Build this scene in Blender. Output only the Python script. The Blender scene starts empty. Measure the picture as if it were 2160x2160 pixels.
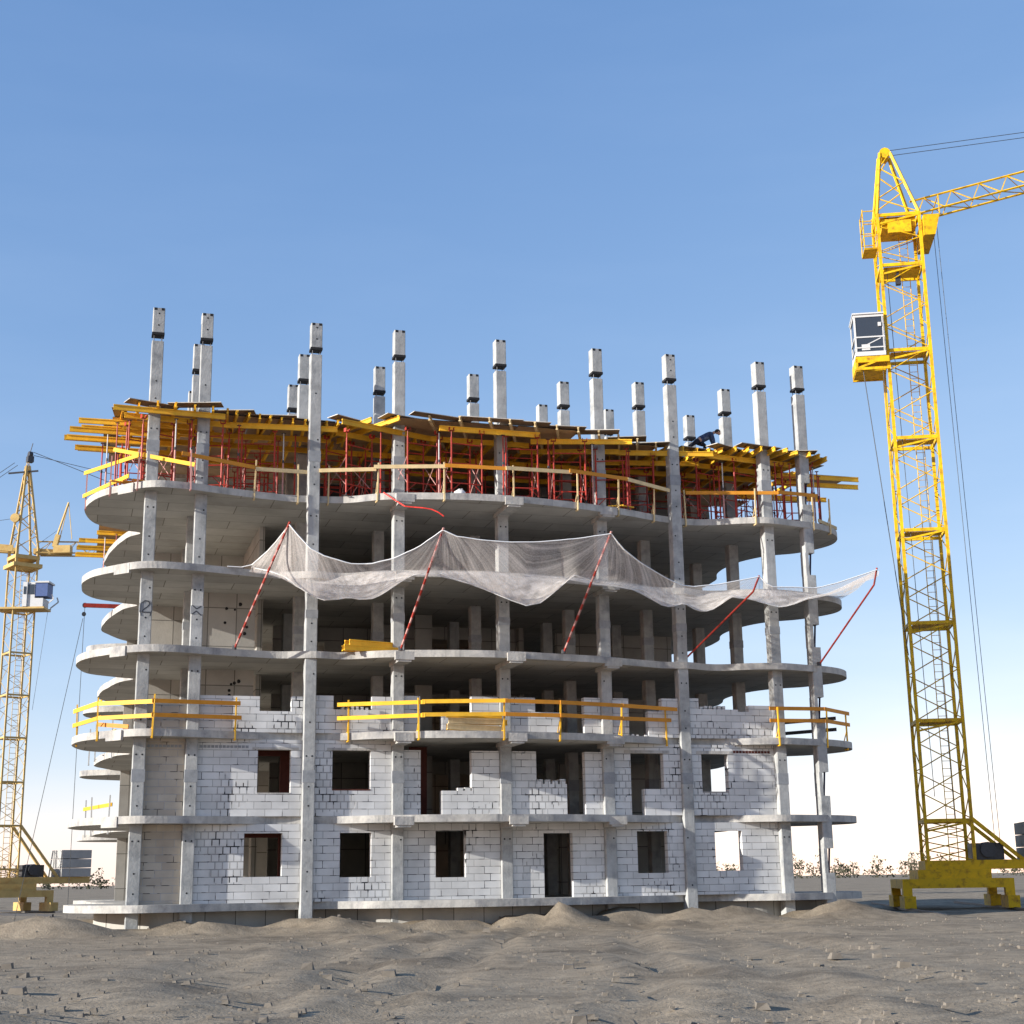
import bpy, bmesh, math, random
from mathutils import Vector, Matrix
random.seed(7)
C = bpy.context.scene.collection
sc = bpy.context.scene

# ------------------------------------------------------------------ camera, sky, sun, exposure
PITCH, ROLL = math.radians(13.9), 0.0146
cam = bpy.data.cameras.new("camera"); cam.lens = 52.17; cam.sensor_width = 36; cam.clip_end = 6000; cam.clip_start = 0.1
co = bpy.data.objects.new("camera", cam); C.objects.link(co)
fwd = Vector((0, math.cos(PITCH), math.sin(PITCH))); r0 = Vector((1, 0, 0)); u0 = Vector((0, -math.sin(PITCH), math.cos(PITCH)))
rt = r0 * math.cos(ROLL) - u0 * math.sin(ROLL); upv = u0 * math.cos(ROLL) + r0 * math.sin(ROLL)
co.matrix_world = Matrix(((rt.x, upv.x, -fwd.x, 0), (rt.y, upv.y, -fwd.y, 0), (rt.z, upv.z, -fwd.z, 1.6), (0, 0, 0, 1)))
sc.camera = co

SUN_EL, SUN_AZ = math.radians(15.5), math.radians(26.2)      # azimuth: from straight left towards the camera side
sd = Vector((-math.cos(SUN_AZ) * math.cos(SUN_EL), -math.sin(SUN_AZ) * math.cos(SUN_EL), math.sin(SUN_EL)))
w = bpy.data.worlds.new("World"); sc.world = w; w.use_nodes = True
nt = w.node_tree; nt.nodes.clear()
sky = nt.nodes.new("ShaderNodeTexSky"); sky.sky_type = 'NISHITA'; sky.sun_disc = False
sky.sun_elevation = SUN_EL; sky.sun_rotation = math.atan2(sd.x, sd.y)
sky.air_density = 1.0; sky.air_density = 0.7; sky.dust_density = 0.1; sky.ozone_density = 1.0; sky.altitude = 0
bg = nt.nodes.new("ShaderNodeBackground"); bg.inputs[1].default_value = 0.15
wo = nt.nodes.new("ShaderNodeOutputWorld")
sep = nt.nodes.new("ShaderNodeSeparateColor"); com = nt.nodes.new("ShaderNodeCombineColor"); nt.links.new(sky.outputs[0], sep.inputs[0])
for i, (k, g_) in enumerate(((.83, .93), (1.0, .70), (1.53, .47))):          # the photograph's own softer grading of the sky colours
    p = nt.nodes.new("ShaderNodeMath"); p.operation = 'POWER'; p.inputs[1].default_value = g_; q = nt.nodes.new("ShaderNodeMath"); q.operation = 'MULTIPLY'; q.inputs[1].default_value = k
    nt.links.new(sep.outputs[i], p.inputs[0]); nt.links.new(p.outputs[0], q.inputs[0]); nt.links.new(q.outputs[0], com.inputs[i])
wt = nt.nodes.new("ShaderNodeTexCoord"); wm = nt.nodes.new("ShaderNodeMapping"); wm.inputs["Scale"].default_value = (3, 3, 14); nt.links.new(wt.outputs["Generated"], wm.inputs[0])
wn = nt.nodes.new("ShaderNodeTexNoise"); wn.inputs["Scale"].default_value = 1.6; wn.inputs["Detail"].default_value = 5; nt.links.new(wm.outputs[0], wn.inputs["Vector"])
wr = nt.nodes.new("ShaderNodeMapRange"); wr.inputs[1].default_value = .42; wr.inputs[2].default_value = .8; wr.inputs[4].default_value = .13; nt.links.new(wn.outputs["Fac"], wr.inputs[0])
veil = nt.nodes.new("ShaderNodeMix"); veil.data_type = 'RGBA'; veil.blend_type = 'SCREEN' if 0 else 'MULTIPLY'; veil.inputs[7].default_value = (1.9, 1.5, 1.25, 1); nt.links.new(wr.outputs[0], veil.inputs[0])      # thin high haze
nt.links.new(com.outputs[0], veil.inputs[6]); nt.links.new(veil.outputs[2], bg.inputs[0]); nt.links.new(bg.outputs[0], wo.inputs[0])
sl = bpy.data.lights.new("sun", 'SUN'); sl.energy = 4.2; sl.angle = math.radians(0.5); sl.color = (1.0, 0.96, 0.89)
so = bpy.data.objects.new("sun", sl); C.objects.link(so)
so.rotation_euler = (-sd).to_track_quat('-Z', 'Y').to_euler()
sc.view_settings.view_transform = 'Standard'; sc.view_settings.look = 'None'; sc.view_settings.exposure = 1.0; sc.view_settings.gamma = 1
sc.cycles.max_bounces = 8; sc.cycles.transparent_max_bounces = 16
sc.cycles.use_denoising = True

# ------------------------------------------------------------------ helpers
def tag(o, label=None, cat=None, group=None, kind=None):
    if label: o["label"] = label
    if cat: o["category"] = cat; o["kind"] = "thing"
    if group: o["group"] = group
    if kind: o["kind"] = kind
    return o

class MB:
    def __init__(s): s.v = []; s.f = []; s.m = []
    def add(s, vs, fs, m=0):
        b = len(s.v); s.v += [tuple(v) for v in vs]; s.f += [tuple(i + b for i in f) for f in fs]; s.m += [m] * len(fs); return s
    def box(s, x0, x1, y0, y1, z0, z1, m=0):
        vs = [(x, y, z) for z in (z0, z1) for y in (y0, y1) for x in (x0, x1)]
        return s.add(vs, [(0, 2, 3, 1), (4, 5, 7, 6), (0, 1, 5, 4), (2, 6, 7, 3), (0, 4, 6, 2), (1, 3, 7, 5)], m)
    def bar(s, p, q, wd, h, m=0, up=(0, 0, 1)):
        p, q = Vector(p), Vector(q); d = (q - p).normalized(); u = Vector(up)
        if abs(d.dot(u)) > .98: u = Vector((0, 1, 0))
        a = d.cross(u).normalized(); b = a.cross(d).normalized()
        vs = []
        for c in (p, q):
            for i, j in ((-1, -1), (1, -1), (1, 1), (-1, 1)): vs.append(c + a * i * wd / 2 + b * j * h / 2)
        return s.add(vs, [(3, 2, 1, 0), (4, 5, 6, 7), (0, 1, 5, 4), (1, 2, 6, 5), (2, 3, 7, 6), (3, 0, 4, 7)], m)
    def tube(s, p, q, r, n=6, r2=None, m=0):
        p, q = Vector(p), Vector(q); d = (q - p).normalized(); u = Vector((0, 0, 1)) if abs(d.z) < .95 else Vector((0, 1, 0))
        a = d.cross(u).normalized(); b = a.cross(d); r2 = r if r2 is None else r2; vs = []
        for c, rr in ((p, r), (q, r2)):
            for i in range(n):
                t = 2 * math.pi * i / n; vs.append(c + a * math.cos(t) * rr + b * math.sin(t) * rr)
        fs = [(i, (i + 1) % n, n + (i + 1) % n, n + i) for i in range(n)] + [tuple(range(n))[::-1], tuple(range(n, 2 * n))]
        return s.add(vs, fs, m)
    def path(s, pts, r, n=5, m=0):
        for a, b in zip(pts, pts[1:]): s.tube(a, b, r, n, m=m)
        return s
    def prism(s, poly, z0, z1, m=0, ms=None):
        n = len(poly); vs = [(x, y, z0) for x, y in poly] + [(x, y, z1) for x, y in poly]
        s.add(vs, [tuple(range(n))[::-1], tuple(range(n, 2 * n))], m)
        b = len(s.v) - 2 * n
        for i in range(n):
            j = (i + 1) % n; s.f.append((b + i, b + j, b + n + j, b + n + i)); s.m.append(m if ms is None else ms)
        return s
    def mesh(s, name, mats, smooth=False):
        me = bpy.data.meshes.new(name); me.from_pydata(s.v, [], s.f)
        for m in (mats if isinstance(mats, (list, tuple)) else [mats]): me.materials.append(m)
        me.polygons.foreach_set("material_index", s.m)
        if smooth: me.polygons.foreach_set("use_smooth", [True] * len(s.f))
        bm = bmesh.new(); bm.from_mesh(me); bmesh.ops.recalc_face_normals(bm, faces=bm.faces); bm.to_mesh(me); bm.free()
        return me
    def build(s, name, mats, parent=None, loc=None, rotz=0, smooth=False):
        o = bpy.data.objects.new(name, s.mesh(name, mats, smooth)); C.objects.link(o)
        if parent: o.parent = parent
        if loc is not None: o.location = loc; o.rotation_euler = (0, 0, rotz)
        return o

def empty(name, loc, rotz=0):
    o = bpy.data.objects.new(name, None); C.objects.link(o); o.location = loc; o.rotation_euler = (0, 0, rotz); o.empty_display_size = .2
    return o
def dup(root, loc, rotz=None):
    r = root.copy(); C.objects.link(r); r.location = loc
    if rotz is not None: r.rotation_euler = (0, 0, rotz)
    for ch in list(root.children):
        c = ch.copy(); C.objects.link(c); c.parent = r
        for g in ch.children:
            d = g.copy(); C.objects.link(d); d.parent = c
    return r

# the building's own grid: s runs along the front, t out of the front towards the street, z up
TH = math.radians(16.555)
def G(s, t, z):
    return Vector((-0.4 + math.cos(TH) * s + math.sin(TH) * t, 54.45 + math.sin(TH) * s - math.cos(TH) * t, z))
def L(s, t, z): return Vector((s, -t, z))         # same, in the frame of an object turned by TH and standing at G(0,0,0)

def crom(pts, k=6, closed=False):
    out = []; n = len(pts)
    for i in range(n if closed else n - 1):
        P = [Vector(pts[(i + j) % n]) if closed else Vector(pts[max(0, min(n - 1, i + j))]) for j in (-1, 0, 1, 2)]
        for a in range(k):
            t = a / k
            out.append(.5 * ((2 * P[1]) + (P[2] - P[0]) * t + (2 * P[0] - 5 * P[1] + 4 * P[2] - P[3]) * t * t + (3 * P[1] - P[0] - 3 * P[2] + P[3]) * t ** 3))
    if not closed: out.append(Vector(pts[-1]))
    return out

# ------------------------------------------------------------------ materials
def mat(name, base, rough=.85, var=.0, vscale=3., bump=0., bscale=30., metal=0., stain=None, stscale=.6, stamt=.5, rnd=0., spec=.3, streak=None):
    m = bpy.data.materials.new(name); m.use_nodes = True; n = m.node_tree; N = n.nodes; K = n.links
    b = N["Principled BSDF"]; b.inputs["Roughness"].default_value = rough; b.inputs["Metallic"].default_value = metal
    b.inputs["Specular IOR Level"].default_value = spec
    tc = N.new("ShaderNodeTexCoord"); col = None
    rgb = N.new("ShaderNodeRGB"); rgb.outputs[0].default_value = (*base, 1); col = rgb.outputs[0]
    def noise(scale, detail=5, rough_=.6, vec=None):
        t = N.new("ShaderNodeTexNoise"); t.inputs["Scale"].default_value = scale; t.inputs["Detail"].default_value = detail; t.inputs["Roughness"].default_value = rough_
        K.new(vec or tc.outputs["Object"], t.inputs["Vector"]); return t.outputs["Fac"]
    def ramp(f, lo, hi):
        r = N.new("ShaderNodeMapRange"); r.inputs[1].default_value = lo; r.inputs[2].default_value = hi; K.new(f, r.inputs[0]); return r.outputs[0]
    def mix(f, a, c, mode='MIX'):
        x = N.new("ShaderNodeMix"); x.data_type = 'RGBA'; x.blend_type = mode
        if isinstance(f, float): x.inputs[0].default_value = f
        else: K.new(f, x.inputs[0])
        for i, q in ((6, a), (7, c)):
            if isinstance(q, tuple): x.inputs[i].default_value = (*q, 1)
            else: K.new(q, x.inputs[i])
        return x.outputs[2]
    if stain:
        f = ramp(noise(stscale, 6, .65), .5, .72); mu = N.new("ShaderNodeMath"); mu.operation = 'MULTIPLY'; mu.inputs[1].default_value = stamt; K.new(f, mu.inputs[0])
        col = mix(mu.outputs[0], col, stain)
    if streak:
        mp = N.new("ShaderNodeMapping"); mp.inputs["Scale"].default_value = (3.5, 3.5, .35); K.new(tc.outputs["Object"], mp.inputs[0])
        f = ramp(noise(1.2, 5, .6, mp.outputs[0]), .52, .75); mu = N.new("ShaderNodeMath"); mu.operation = 'MULTIPLY'; mu.inputs[1].default_value = .55; K.new(f, mu.inputs[0])
        col = mix(mu.outputs[0], col, streak)
    if var:
        f = noise(vscale, 6, .65); h = N.new("ShaderNodeMapRange"); h.inputs[1].default_value = .25; h.inputs[2].default_value = .75; h.inputs[3].default_value = 1 - var; h.inputs[4].default_value = 1 + var
        K.new(f, h.inputs[0]); hs = N.new("ShaderNodeHueSaturation"); K.new(h.outputs[0], hs.inputs["Value"]); K.new(col, hs.inputs["Color"]); col = hs.outputs[0]
    if rnd:
        oi = N.new("ShaderNodeObjectInfo"); h = N.new("ShaderNodeMapRange"); h.inputs[3].default_value = 1 - rnd; h.inputs[4].default_value = 1 + rnd; K.new(oi.outputs["Random"], h.inputs[0])
        hs = N.new("ShaderNodeHueSaturation"); K.new(h.outputs[0], hs.inputs["Value"]); K.new(col, hs.inputs["Color"]); col = hs.outputs[0]
    K.new(col, b.inputs["Base Color"])
    if bump:
        bp = N.new("ShaderNodeBump"); bp.inputs["Strength"].default_value = bump; bp.inputs["Distance"].default_value = .02; K.new(noise(bscale, 4), bp.inputs["Height"]); K.new(bp.outputs[0], b.inputs["Normal"])
    m["_"] = 1
    return m

M = {}
M['column'] = mat("precast_concrete", (.37, .372, .36), .9, .25, 2.2, .5, 14, stain=(.17, .18, .19), stscale=1.3, stamt=.8, streak=(.19, .20, .20))
M['edge'] = mat("slab_edge_concrete", (.43, .41, .375), .9, .28, 1.6, .7, 9, stain=(.18, .18, .195), stscale=1.1, stamt=.85, streak=(.16, .16, .16))
M['joint'] = mat("grout", (.27, .28, .29), .95, .2, 5., .3, 30)
M['interior'] = mat("wall_concrete", (.43, .41, .37), .9, .16, .8, .25, 14, stain=(.27, .26, .24), stscale=.5, stamt=.5)
M['dark'] = mat("near_black", (.02, .02, .022), .9)  # paints the shade of holes and pockets, also colours the dark column bands
M['steel'] = mat("dark_steel", (.07, .07, .075), .5, .2, 8, metal=.6)
M['yellow'] = mat("yellow_formwork_paint", (.84, .47, .03), .55, .22, 3., .15, 20, stain=(.42, .19, .03), stscale=1.5, stamt=.55, rnd=.22)
M['orange'] = mat("orange_board_paint", (.62, .25, .02), .6, .2, 3., stain=(.35, .15, .04), stscale=1.5, stamt=.5, rnd=.1)
M['timber'] = mat("raw_timber", (.62, .47, .25), .75, .18, 4., .2, 30, rnd=.15)
M['red'] = mat("red_oxide_paint", (.38, .035, .022), .5, .25, 6, stain=(.16, .03, .025), stscale=4, stamt=.5, rnd=.2)
M['pink'] = mat("faded_red_paint", (.52, .27, .24), .55, .25, 6, rnd=.2)
M['white'] = mat("white_paint", (.55, .55, .54), .6, .06, 5)
M['ply'] = mat("film_plywood", (.46, .31, .17), .55, .25, 1.5, .1, 12, stain=(.22, .14, .075), stscale=1.1, stamt=.7, rnd=.3)
M['plydark'] = mat('dark_film_plywood', (.16, .11, .07), .5, .25, 1.5, .1, 12, rnd=.35)
M['palewedge'] = mat('sunlit_plywood_edge', (.50, .46, .40), .7, .3, 6, rnd=.3)  # pale colour paints in the sunlit line along the rim sheets
M['panel'] = mat('dark_formwork_panel', (.035, .036, .045), .6, .3, 3)
M['plytop'] = mat("pale_plywood_face", (.55, .50, .42), .7, .2, 1.5, rnd=.25)  # paler tone on the upper face of every deck sheet
M['plyedge'] = mat("plywood_edge", (.045, .035, .03), .7, .3, 4)
M['crane'] = mat("crane_yellow", (.72, .43, .005), .55, .2, 2.5, stain=(.20, .075, .015), stscale=3.2, stamt=.85)
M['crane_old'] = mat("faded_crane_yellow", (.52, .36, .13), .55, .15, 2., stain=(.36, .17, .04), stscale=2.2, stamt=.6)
M['brick'] = mat("red_brick", (.10, .03, .022), .9, .2, 6, .3, 25)
M['cable'] = mat("wire_rope", (.07, .075, .08), .5)
M['sheet'] = mat("plain_white", (.80, .80, .79), .5, .06, 4)
M['jacket'] = mat("patterned_jacket", (.028, .045, .10), .85, .3, 9, stain=(.25, .30, .38), stscale=5.5, stamt=.75)
M['trouser'] = mat("dark_trousers", (.012, .014, .022), .9, .2, 9)
M['skin'] = mat("skin", (.42, .24, .17), .6, .05, 9)
M['hair'] = mat("dark_hair", (.02, .015, .012), .7)
M['glass'] = mat("dark_glass", (.035, .042, .055), .08, spec=.6)
M['navy'] = mat('navy_bar', (.012, .012, .05), .6)
M['blue'] = mat("blue_panel", (.07, .11, .25), .5, .1, 6)
M['ballast'] = mat("ballast_concrete", (.38, .37, .35), .9, .15, 2, .3, 20)
M['tape'] = mat("red_tape", (.75, .05, .035), .5, .2, 12)

def underside_mat():
    m = mat("slab_underside", (.46, .435, .39), .9, .16, .7, .2, 16, stain=(.30, .275, .235), stscale=.45, stamt=.55)
    n = m.node_tree; N = n.nodes; K = n.links; b = N["Principled BSDF"]
    src = b.inputs["Base Color"].links[0].from_socket
    tc = N.new("ShaderNodeTexCoord"); br = N.new("ShaderNodeTexBrick")
    br.inputs["Scale"].default_value = 1; br.inputs["Brick Width"].default_value = 2.44; br.inputs["Row Height"].default_value = 1.22
    br.inputs["Mortar Size"].default_value = .02; br.inputs["Mortar Smooth"].default_value = .4
    br.inputs["Color1"].default_value = (1, 1, 1, 1); br.inputs["Color2"].default_value = (.80, .80, .80, 1); br.inputs["Mortar"].default_value = (.42, .40, .38, 1)
    K.new(tc.outputs["Object"], br.inputs["Vector"])
    x = N.new("ShaderNodeMix"); x.data_type = 'RGBA'; x.blend_type = 'MULTIPLY'; x.inputs[0].default_value = 1
    K.new(src, x.inputs[6]); K.new(br.outputs["Color"], x.inputs[7]); K.new(x.outputs[2], b.inputs["Base Color"])
    return m
M['under'] = underside_mat()

def panelled(m, wd, rh, dark):
    n = m.node_tree; N = n.nodes; K = n.links; b = N["Principled BSDF"]; src = b.inputs["Base Color"].links[0].from_socket
    tc = N.new("ShaderNodeTexCoord"); sp = N.new("ShaderNodeSeparateXYZ"); cb = N.new("ShaderNodeCombineXYZ"); K.new(tc.outputs["Object"], sp.inputs[0])
    K.new(sp.outputs[0], cb.inputs[0]); K.new(sp.outputs[2], cb.inputs[1])
    br = N.new("ShaderNodeTexBrick"); br.inputs["Scale"].default_value = 1; br.inputs["Brick Width"].default_value = wd; br.inputs["Row Height"].default_value = rh; br.offset = 0
    br.inputs["Mortar Size"].default_value = .018; br.inputs["Color1"].default_value = (1, 1, 1, 1); br.inputs["Color2"].default_value = (.78, .78, .78, 1); br.inputs["Mortar"].default_value = (dark, dark, dark, 1)
    K.new(cb.outputs[0], br.inputs["Vector"])
    x = N.new("ShaderNodeMix"); x.data_type = 'RGBA'; x.blend_type = 'MULTIPLY'; x.inputs[0].default_value = 1
    K.new(src, x.inputs[6]); K.new(br.outputs["Color"], x.inputs[7]); K.new(x.outputs[2], b.inputs["Base Color"])
panelled(M['interior'], 1.05, 1.45, .35)

def block_mat(name, c1, c2, header):
    m = bpy.data.materials.new(name); m.use_nodes = True; n = m.node_tree; N = n.nodes; K = n.links; b = N["Principled BSDF"]
    b.inputs["Roughness"].default_value = .95; b.inputs["Specular IOR Level"].default_value = .15
    tc = N.new("ShaderNodeTexCoord"); sp = N.new("ShaderNodeSeparateXYZ"); cb = N.new("ShaderNodeCombineXYZ")
    K.new(tc.outputs["Object"], sp.inputs[0]); K.new(sp.outputs[0], cb.inputs[0]); K.new(sp.outputs[2], cb.inputs[1])
    ad = N.new("ShaderNodeMath"); ad.inputs[1].default_value = .19; K.new(sp.outputs[2], ad.inputs[0]); K.new(ad.outputs[0], cb.inputs[1])
    def brick(wd, ms, off):
        br = N.new("ShaderNodeTexBrick"); br.inputs["Scale"].default_value = 1; br.inputs["Brick Width"].default_value = wd; br.inputs["Row Height"].default_value = .25
        br.inputs["Mortar Size"].default_value = ms; br.inputs["Mortar Smooth"].default_value = .15; br.inputs["Bias"].default_value = 0
        br.offset = off
        br.inputs["Color1"].default_value = (*c1, 1); br.inputs["Color2"].default_value = (*c2, 1); br.inputs["Mortar"].default_value = (.36, .355, .345, 1)
        K.new(cb.outputs[0], br.inputs["Vector"]); return br
    A = brick(.6, .010, .37); B = brick(.25, .020, .5)
    def mix(f, a, c, mode='MIX'):
        x = N.new("ShaderNodeMix"); x.data_type = 'RGBA'; x.blend_type = mode
        if isinstance(f, float): x.inputs[0].default_value = f
        else: K.new(f, x.inputs[0])
        for i, q in ((6, a), (7, c)):
            if isinstance(q, tuple): x.inputs[i].default_value = (*q, 1)
            else: K.new(q, x.inputs[i])
        return x.outputs[2]
    nz = N.new("ShaderNodeTexNoise"); nz.inputs["Scale"].default_value = .55; nz.inputs["Detail"].default_value = 1; K.new(tc.outputs["Object"], nz.inputs["Vector"])
    r = N.new("ShaderNodeMapRange"); r.inputs[1].default_value = header; r.inputs[2].default_value = header + .01; K.new(nz.outputs["Fac"], r.inputs[0])
    col = mix(r.outputs[0], A.outputs["Color"], B.outputs["Color"])
    # open dark perpends: only where a second noise says so
    n2 = N.new("ShaderNodeTexNoise"); n2.inputs["Scale"].default_value = 2.2; n2.inputs["Detail"].default_value = 2; K.new(tc.outputs["Object"], n2.inputs["Vector"])
    r2 = N.new("ShaderNodeMapRange"); r2.inputs[1].default_value = .535; r2.inputs[2].default_value = .60; K.new(n2.outputs["Fac"], r2.inputs[0])
    mu = N.new("ShaderNodeMath"); mu.operation = 'MULTIPLY'; K.new(r2.outputs[0], mu.inputs[0])
    mf = N.new("ShaderNodeMix"); K.new(r.outputs[0], mf.inputs[0]); K.new(A.outputs["Fac"], mf.inputs[2]); K.new(B.outputs["Fac"], mf.inputs[3]); K.new(mf.outputs[0], mu.inputs[1])
    col = mix(mu.outputs[0], col, (.03, .03, .035))
    n3 = N.new("ShaderNodeTexNoise"); n3.inputs["Scale"].default_value = 1.3; n3.inputs["Detail"].default_value = 6; K.new(tc.outputs["Object"], n3.inputs["Vector"])
    h = N.new("ShaderNodeMapRange"); h.inputs[1].default_value = .3; h.inputs[2].default_value = .7; h.inputs[3].default_value = .86; h.inputs[4].default_value = 1.1; K.new(n3.outputs["Fac"], h.inputs[0])
    hs = N.new("ShaderNodeHueSaturation"); K.new(h.outputs[0], hs.inputs["Value"]); K.new(col, hs.inputs["Color"]); K.new(hs.outputs[0], b.inputs["Base Color"])
    bp = N.new("ShaderNodeBump"); bp.invert = True; bp.inputs["Strength"].default_value = .7; bp.inputs["Distance"].default_value = .02; K.new(mf.outputs[0], bp.inputs["Height"]); K.new(bp.outputs[0], b.inputs["Normal"])
    return m
M['block'] = block_mat("aerated_block_masonry", (.66, .655, .64), (.56, .555, .54), .58)
M['block_warm'] = block_mat('weathered_block_masonry', (.46, .41, .34), (.38, .33, .27), .62)

def net_mat():
    m = bpy.data.materials.new("netting"); m.use_nodes = True; n = m.node_tree; N = n.nodes; K = n.links
    b = N["Principled BSDF"]; b.inputs["Base Color"].default_value = (.95, .88, .82, 1); b.inputs["Roughness"].default_value = .9; b.inputs["Specular IOR Level"].default_value = .1
    tr = N.new("ShaderNodeBsdfTranslucent"); tr.inputs[0].default_value = (.92, .85, .78, 1)
    m1 = N.new("ShaderNodeMixShader"); m1.inputs[0].default_value = .4; K.new(b.outputs[0], m1.inputs[1]); K.new(tr.outputs[0], m1.inputs[2])
    tp = N.new("ShaderNodeBsdfTransparent"); m2 = N.new("ShaderNodeMixShader")
    uv = N.new("ShaderNodeUVMap"); uv.uv_map = "UVMap"
    mp = N.new("ShaderNodeMapping"); mp.inputs["Scale"].default_value = (5.5, 1.2, 1); K.new(uv.outputs[0], mp.inputs[0])
    nz = N.new("ShaderNodeTexNoise"); nz.inputs["Scale"].default_value = 1; nz.inputs["Detail"].default_value = 4; nz.inputs["Roughness"].default_value = .7; K.new(mp.outputs[0], nz.inputs["Vector"])
    r0_ = N.new("ShaderNodeMapRange"); r0_.inputs[1].default_value = .42; r0_.inputs[2].default_value = .72; r0_.inputs[3].default_value = .32; r0_.inputs[4].default_value = .78; K.new(nz.outputs["Fac"], r0_.inputs[0])
    sx = N.new("ShaderNodeSeparateXYZ"); K.new(uv.outputs[0], sx.inputs[0])                       # dust and debris gather in the belly
    tcn = N.new("ShaderNodeTexCoord"); n2 = N.new("ShaderNodeTexNoise"); n2.inputs["Scale"].default_value = 3.5; n2.inputs["Detail"].default_value = 5; K.new(tcn.outputs["Object"], n2.inputs["Vector"])
    g1 = N.new("ShaderNodeMapRange"); g1.inputs[1].default_value = .28; g1.inputs[2].default_value = .5; K.new(sx.outputs[1], g1.inputs[0])
    g2 = N.new("ShaderNodeMapRange"); g2.inputs[1].default_value = .40; g2.inputs[2].default_value = .62; g2.inputs[4].default_value = .5; K.new(n2.outputs["Fac"], g2.inputs[0])
    mm = N.new("ShaderNodeMath"); mm.operation = 'MULTIPLY'; K.new(g1.outputs[0], mm.inputs[0]); K.new(g2.outputs[0], mm.inputs[1])
    n5 = N.new("ShaderNodeTexNoise"); n5.inputs["Scale"].default_value = 22; n5.inputs["Detail"].default_value = 2; K.new(tcn.outputs["Object"], n5.inputs["Vector"])
    h5 = N.new("ShaderNodeMapRange"); h5.inputs[1].default_value = .35; h5.inputs[2].default_value = .65; h5.inputs[3].default_value = -.05; h5.inputs[4].default_value = .09; K.new(n5.outputs["Fac"], h5.inputs[0])
    a5 = N.new("ShaderNodeMath"); K.new(r0_.outputs[0], a5.inputs[0]); K.new(h5.outputs[0], a5.inputs[1])
    r = N.new("ShaderNodeMath"); r.use_clamp = True; K.new(a5.outputs[0], r.inputs[0]); K.new(mm.outputs[0], r.inputs[1])
    K.new(r.outputs[0], m2.inputs[0]); K.new(tp.outputs[0], m2.inputs[1]); K.new(m1.outputs[0], m2.inputs[2]); K.new(m2.outputs[0], N["Material Output"].inputs[0])
    return m
M['net'] = net_mat()

def ground_mat():
    m = mat("yard_dirt", (.27, .22, .16), 1., .35, 2.2, 1., 14, stain=(.10, .08, .06), stscale=.22, stamt=.85, spec=.1)
    return m
M['dirt'] = ground_mat()
M['stone'] = mat("rubble", (.22, .19, .155), .95, .2, 5, rnd=.3)
M['scrub'] = mat("bare_tree_belt", (.085, .082, .055), 1., .35, .08, spec=.05)

# ------------------------------------------------------------------ the ground, far trees
from mathutils import noise as mnoise
def axis(a, b, near, far):
    out = [0.]
    d = near
    while out[-1] < b: out.append(out[-1] + d); d = min(far, d * 1.045)
    return out
ys = [-8 + i * .45 for i in range(300)]
while ys[-1] < 3500: ys.append(ys[-1] + max(.45, (ys[-1] - 125) * .12))
xp = axis(0, 3200, .45, 200); xs = [-a for a in xp[::-1]][:-1] + xp
def hgt(x, y):
    if abs(x) > 90 or y > 150: return 0
    k = .11 * mnoise.fractal(Vector((x * .18, y * .18, 0)), 1.0, 2.0, 5) + .045 * mnoise.noise(Vector((x * 1.3, y * 1.3, 3))) + .02 * mnoise.noise(Vector((x * 2.9, y * 2.9, 5)))
    for c in (-7.6, -5.8, -4.2, -2.4, 1.2, 3.0, 3.5, 5.3):                                   # wheel ruts of the site traffic
        r = x - (c + .16 * (y - 25) + 1.2 * math.sin(y * .09)); k -= (.13 + .04 * mnoise.noise(Vector((x * .2, y * 2.2, 9)))) * math.exp(-(r / .28) ** 2) - .07 * math.exp(-((abs(r) - .45) / .2) ** 2)
    ds, dt = (x + .4) * math.cos(TH) + (y - 54.45) * math.sin(TH), (x + .4) * math.sin(TH) - (y - 54.45) * math.cos(TH)      # spoil banked up along the foot of the front
    if -17 < ds < 16 and -2.5 < dt < 7: k += max(0, .75 * mnoise.fractal(Vector((ds * .35, dt * .5, 4)), 1, 2, 4) + .25) * math.exp(-((dt - 1.2) / 1.5) ** 2)
    return k
gv = [(x, y, hgt(x, y)) for y in ys for x in xs]; nx = len(xs)
g = MB(); g.add(gv, [(j * nx + i, j * nx + i + 1, (j + 1) * nx + i + 1, (j + 1) * nx + i) for j in range(len(ys) - 1) for i in range(nx - 1)])
tag(g.build("ground", M['dirt'], smooth=True), kind="structure")

st = MB()
for k in range(2600):
    y = 16 + 38 * random.random() ** 1.4; x = random.uniform(-.42, .42) * y * 1.1; r = random.choice((.012, .015, .02, .025, .03, .045, .06)) if k % 60 else random.uniform(.08, .16)
    z = hgt(x, y) + r * .25; a = [Vector((random.uniform(-1, 1), random.uniform(-1, 1), random.uniform(-.6, .9))).normalized() * r * random.uniform(.6, 1.2) for _ in range(6)]
    vs = [Vector((x + r * i * random.uniform(.75, 1.1) * (1 - .25 * h), y + r * j * random.uniform(.75, 1.1) * (1 - .25 * h), z + (h - .5) * r * random.uniform(.8, 1.2))) for h in (0, 1) for j in (-1, 1) for i in (-1, 1)]
    st.add(vs, [(0, 2, 3, 1), (4, 5, 7, 6), (0, 1, 5, 4), (2, 6, 7, 3), (0, 4, 6, 2), (1, 3, 7, 5)])
tag(st.build("rubble_stones", M['stone']), "small grey stones and rubble scattered over the brown yard", "rubble", kind="stuff")

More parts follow.
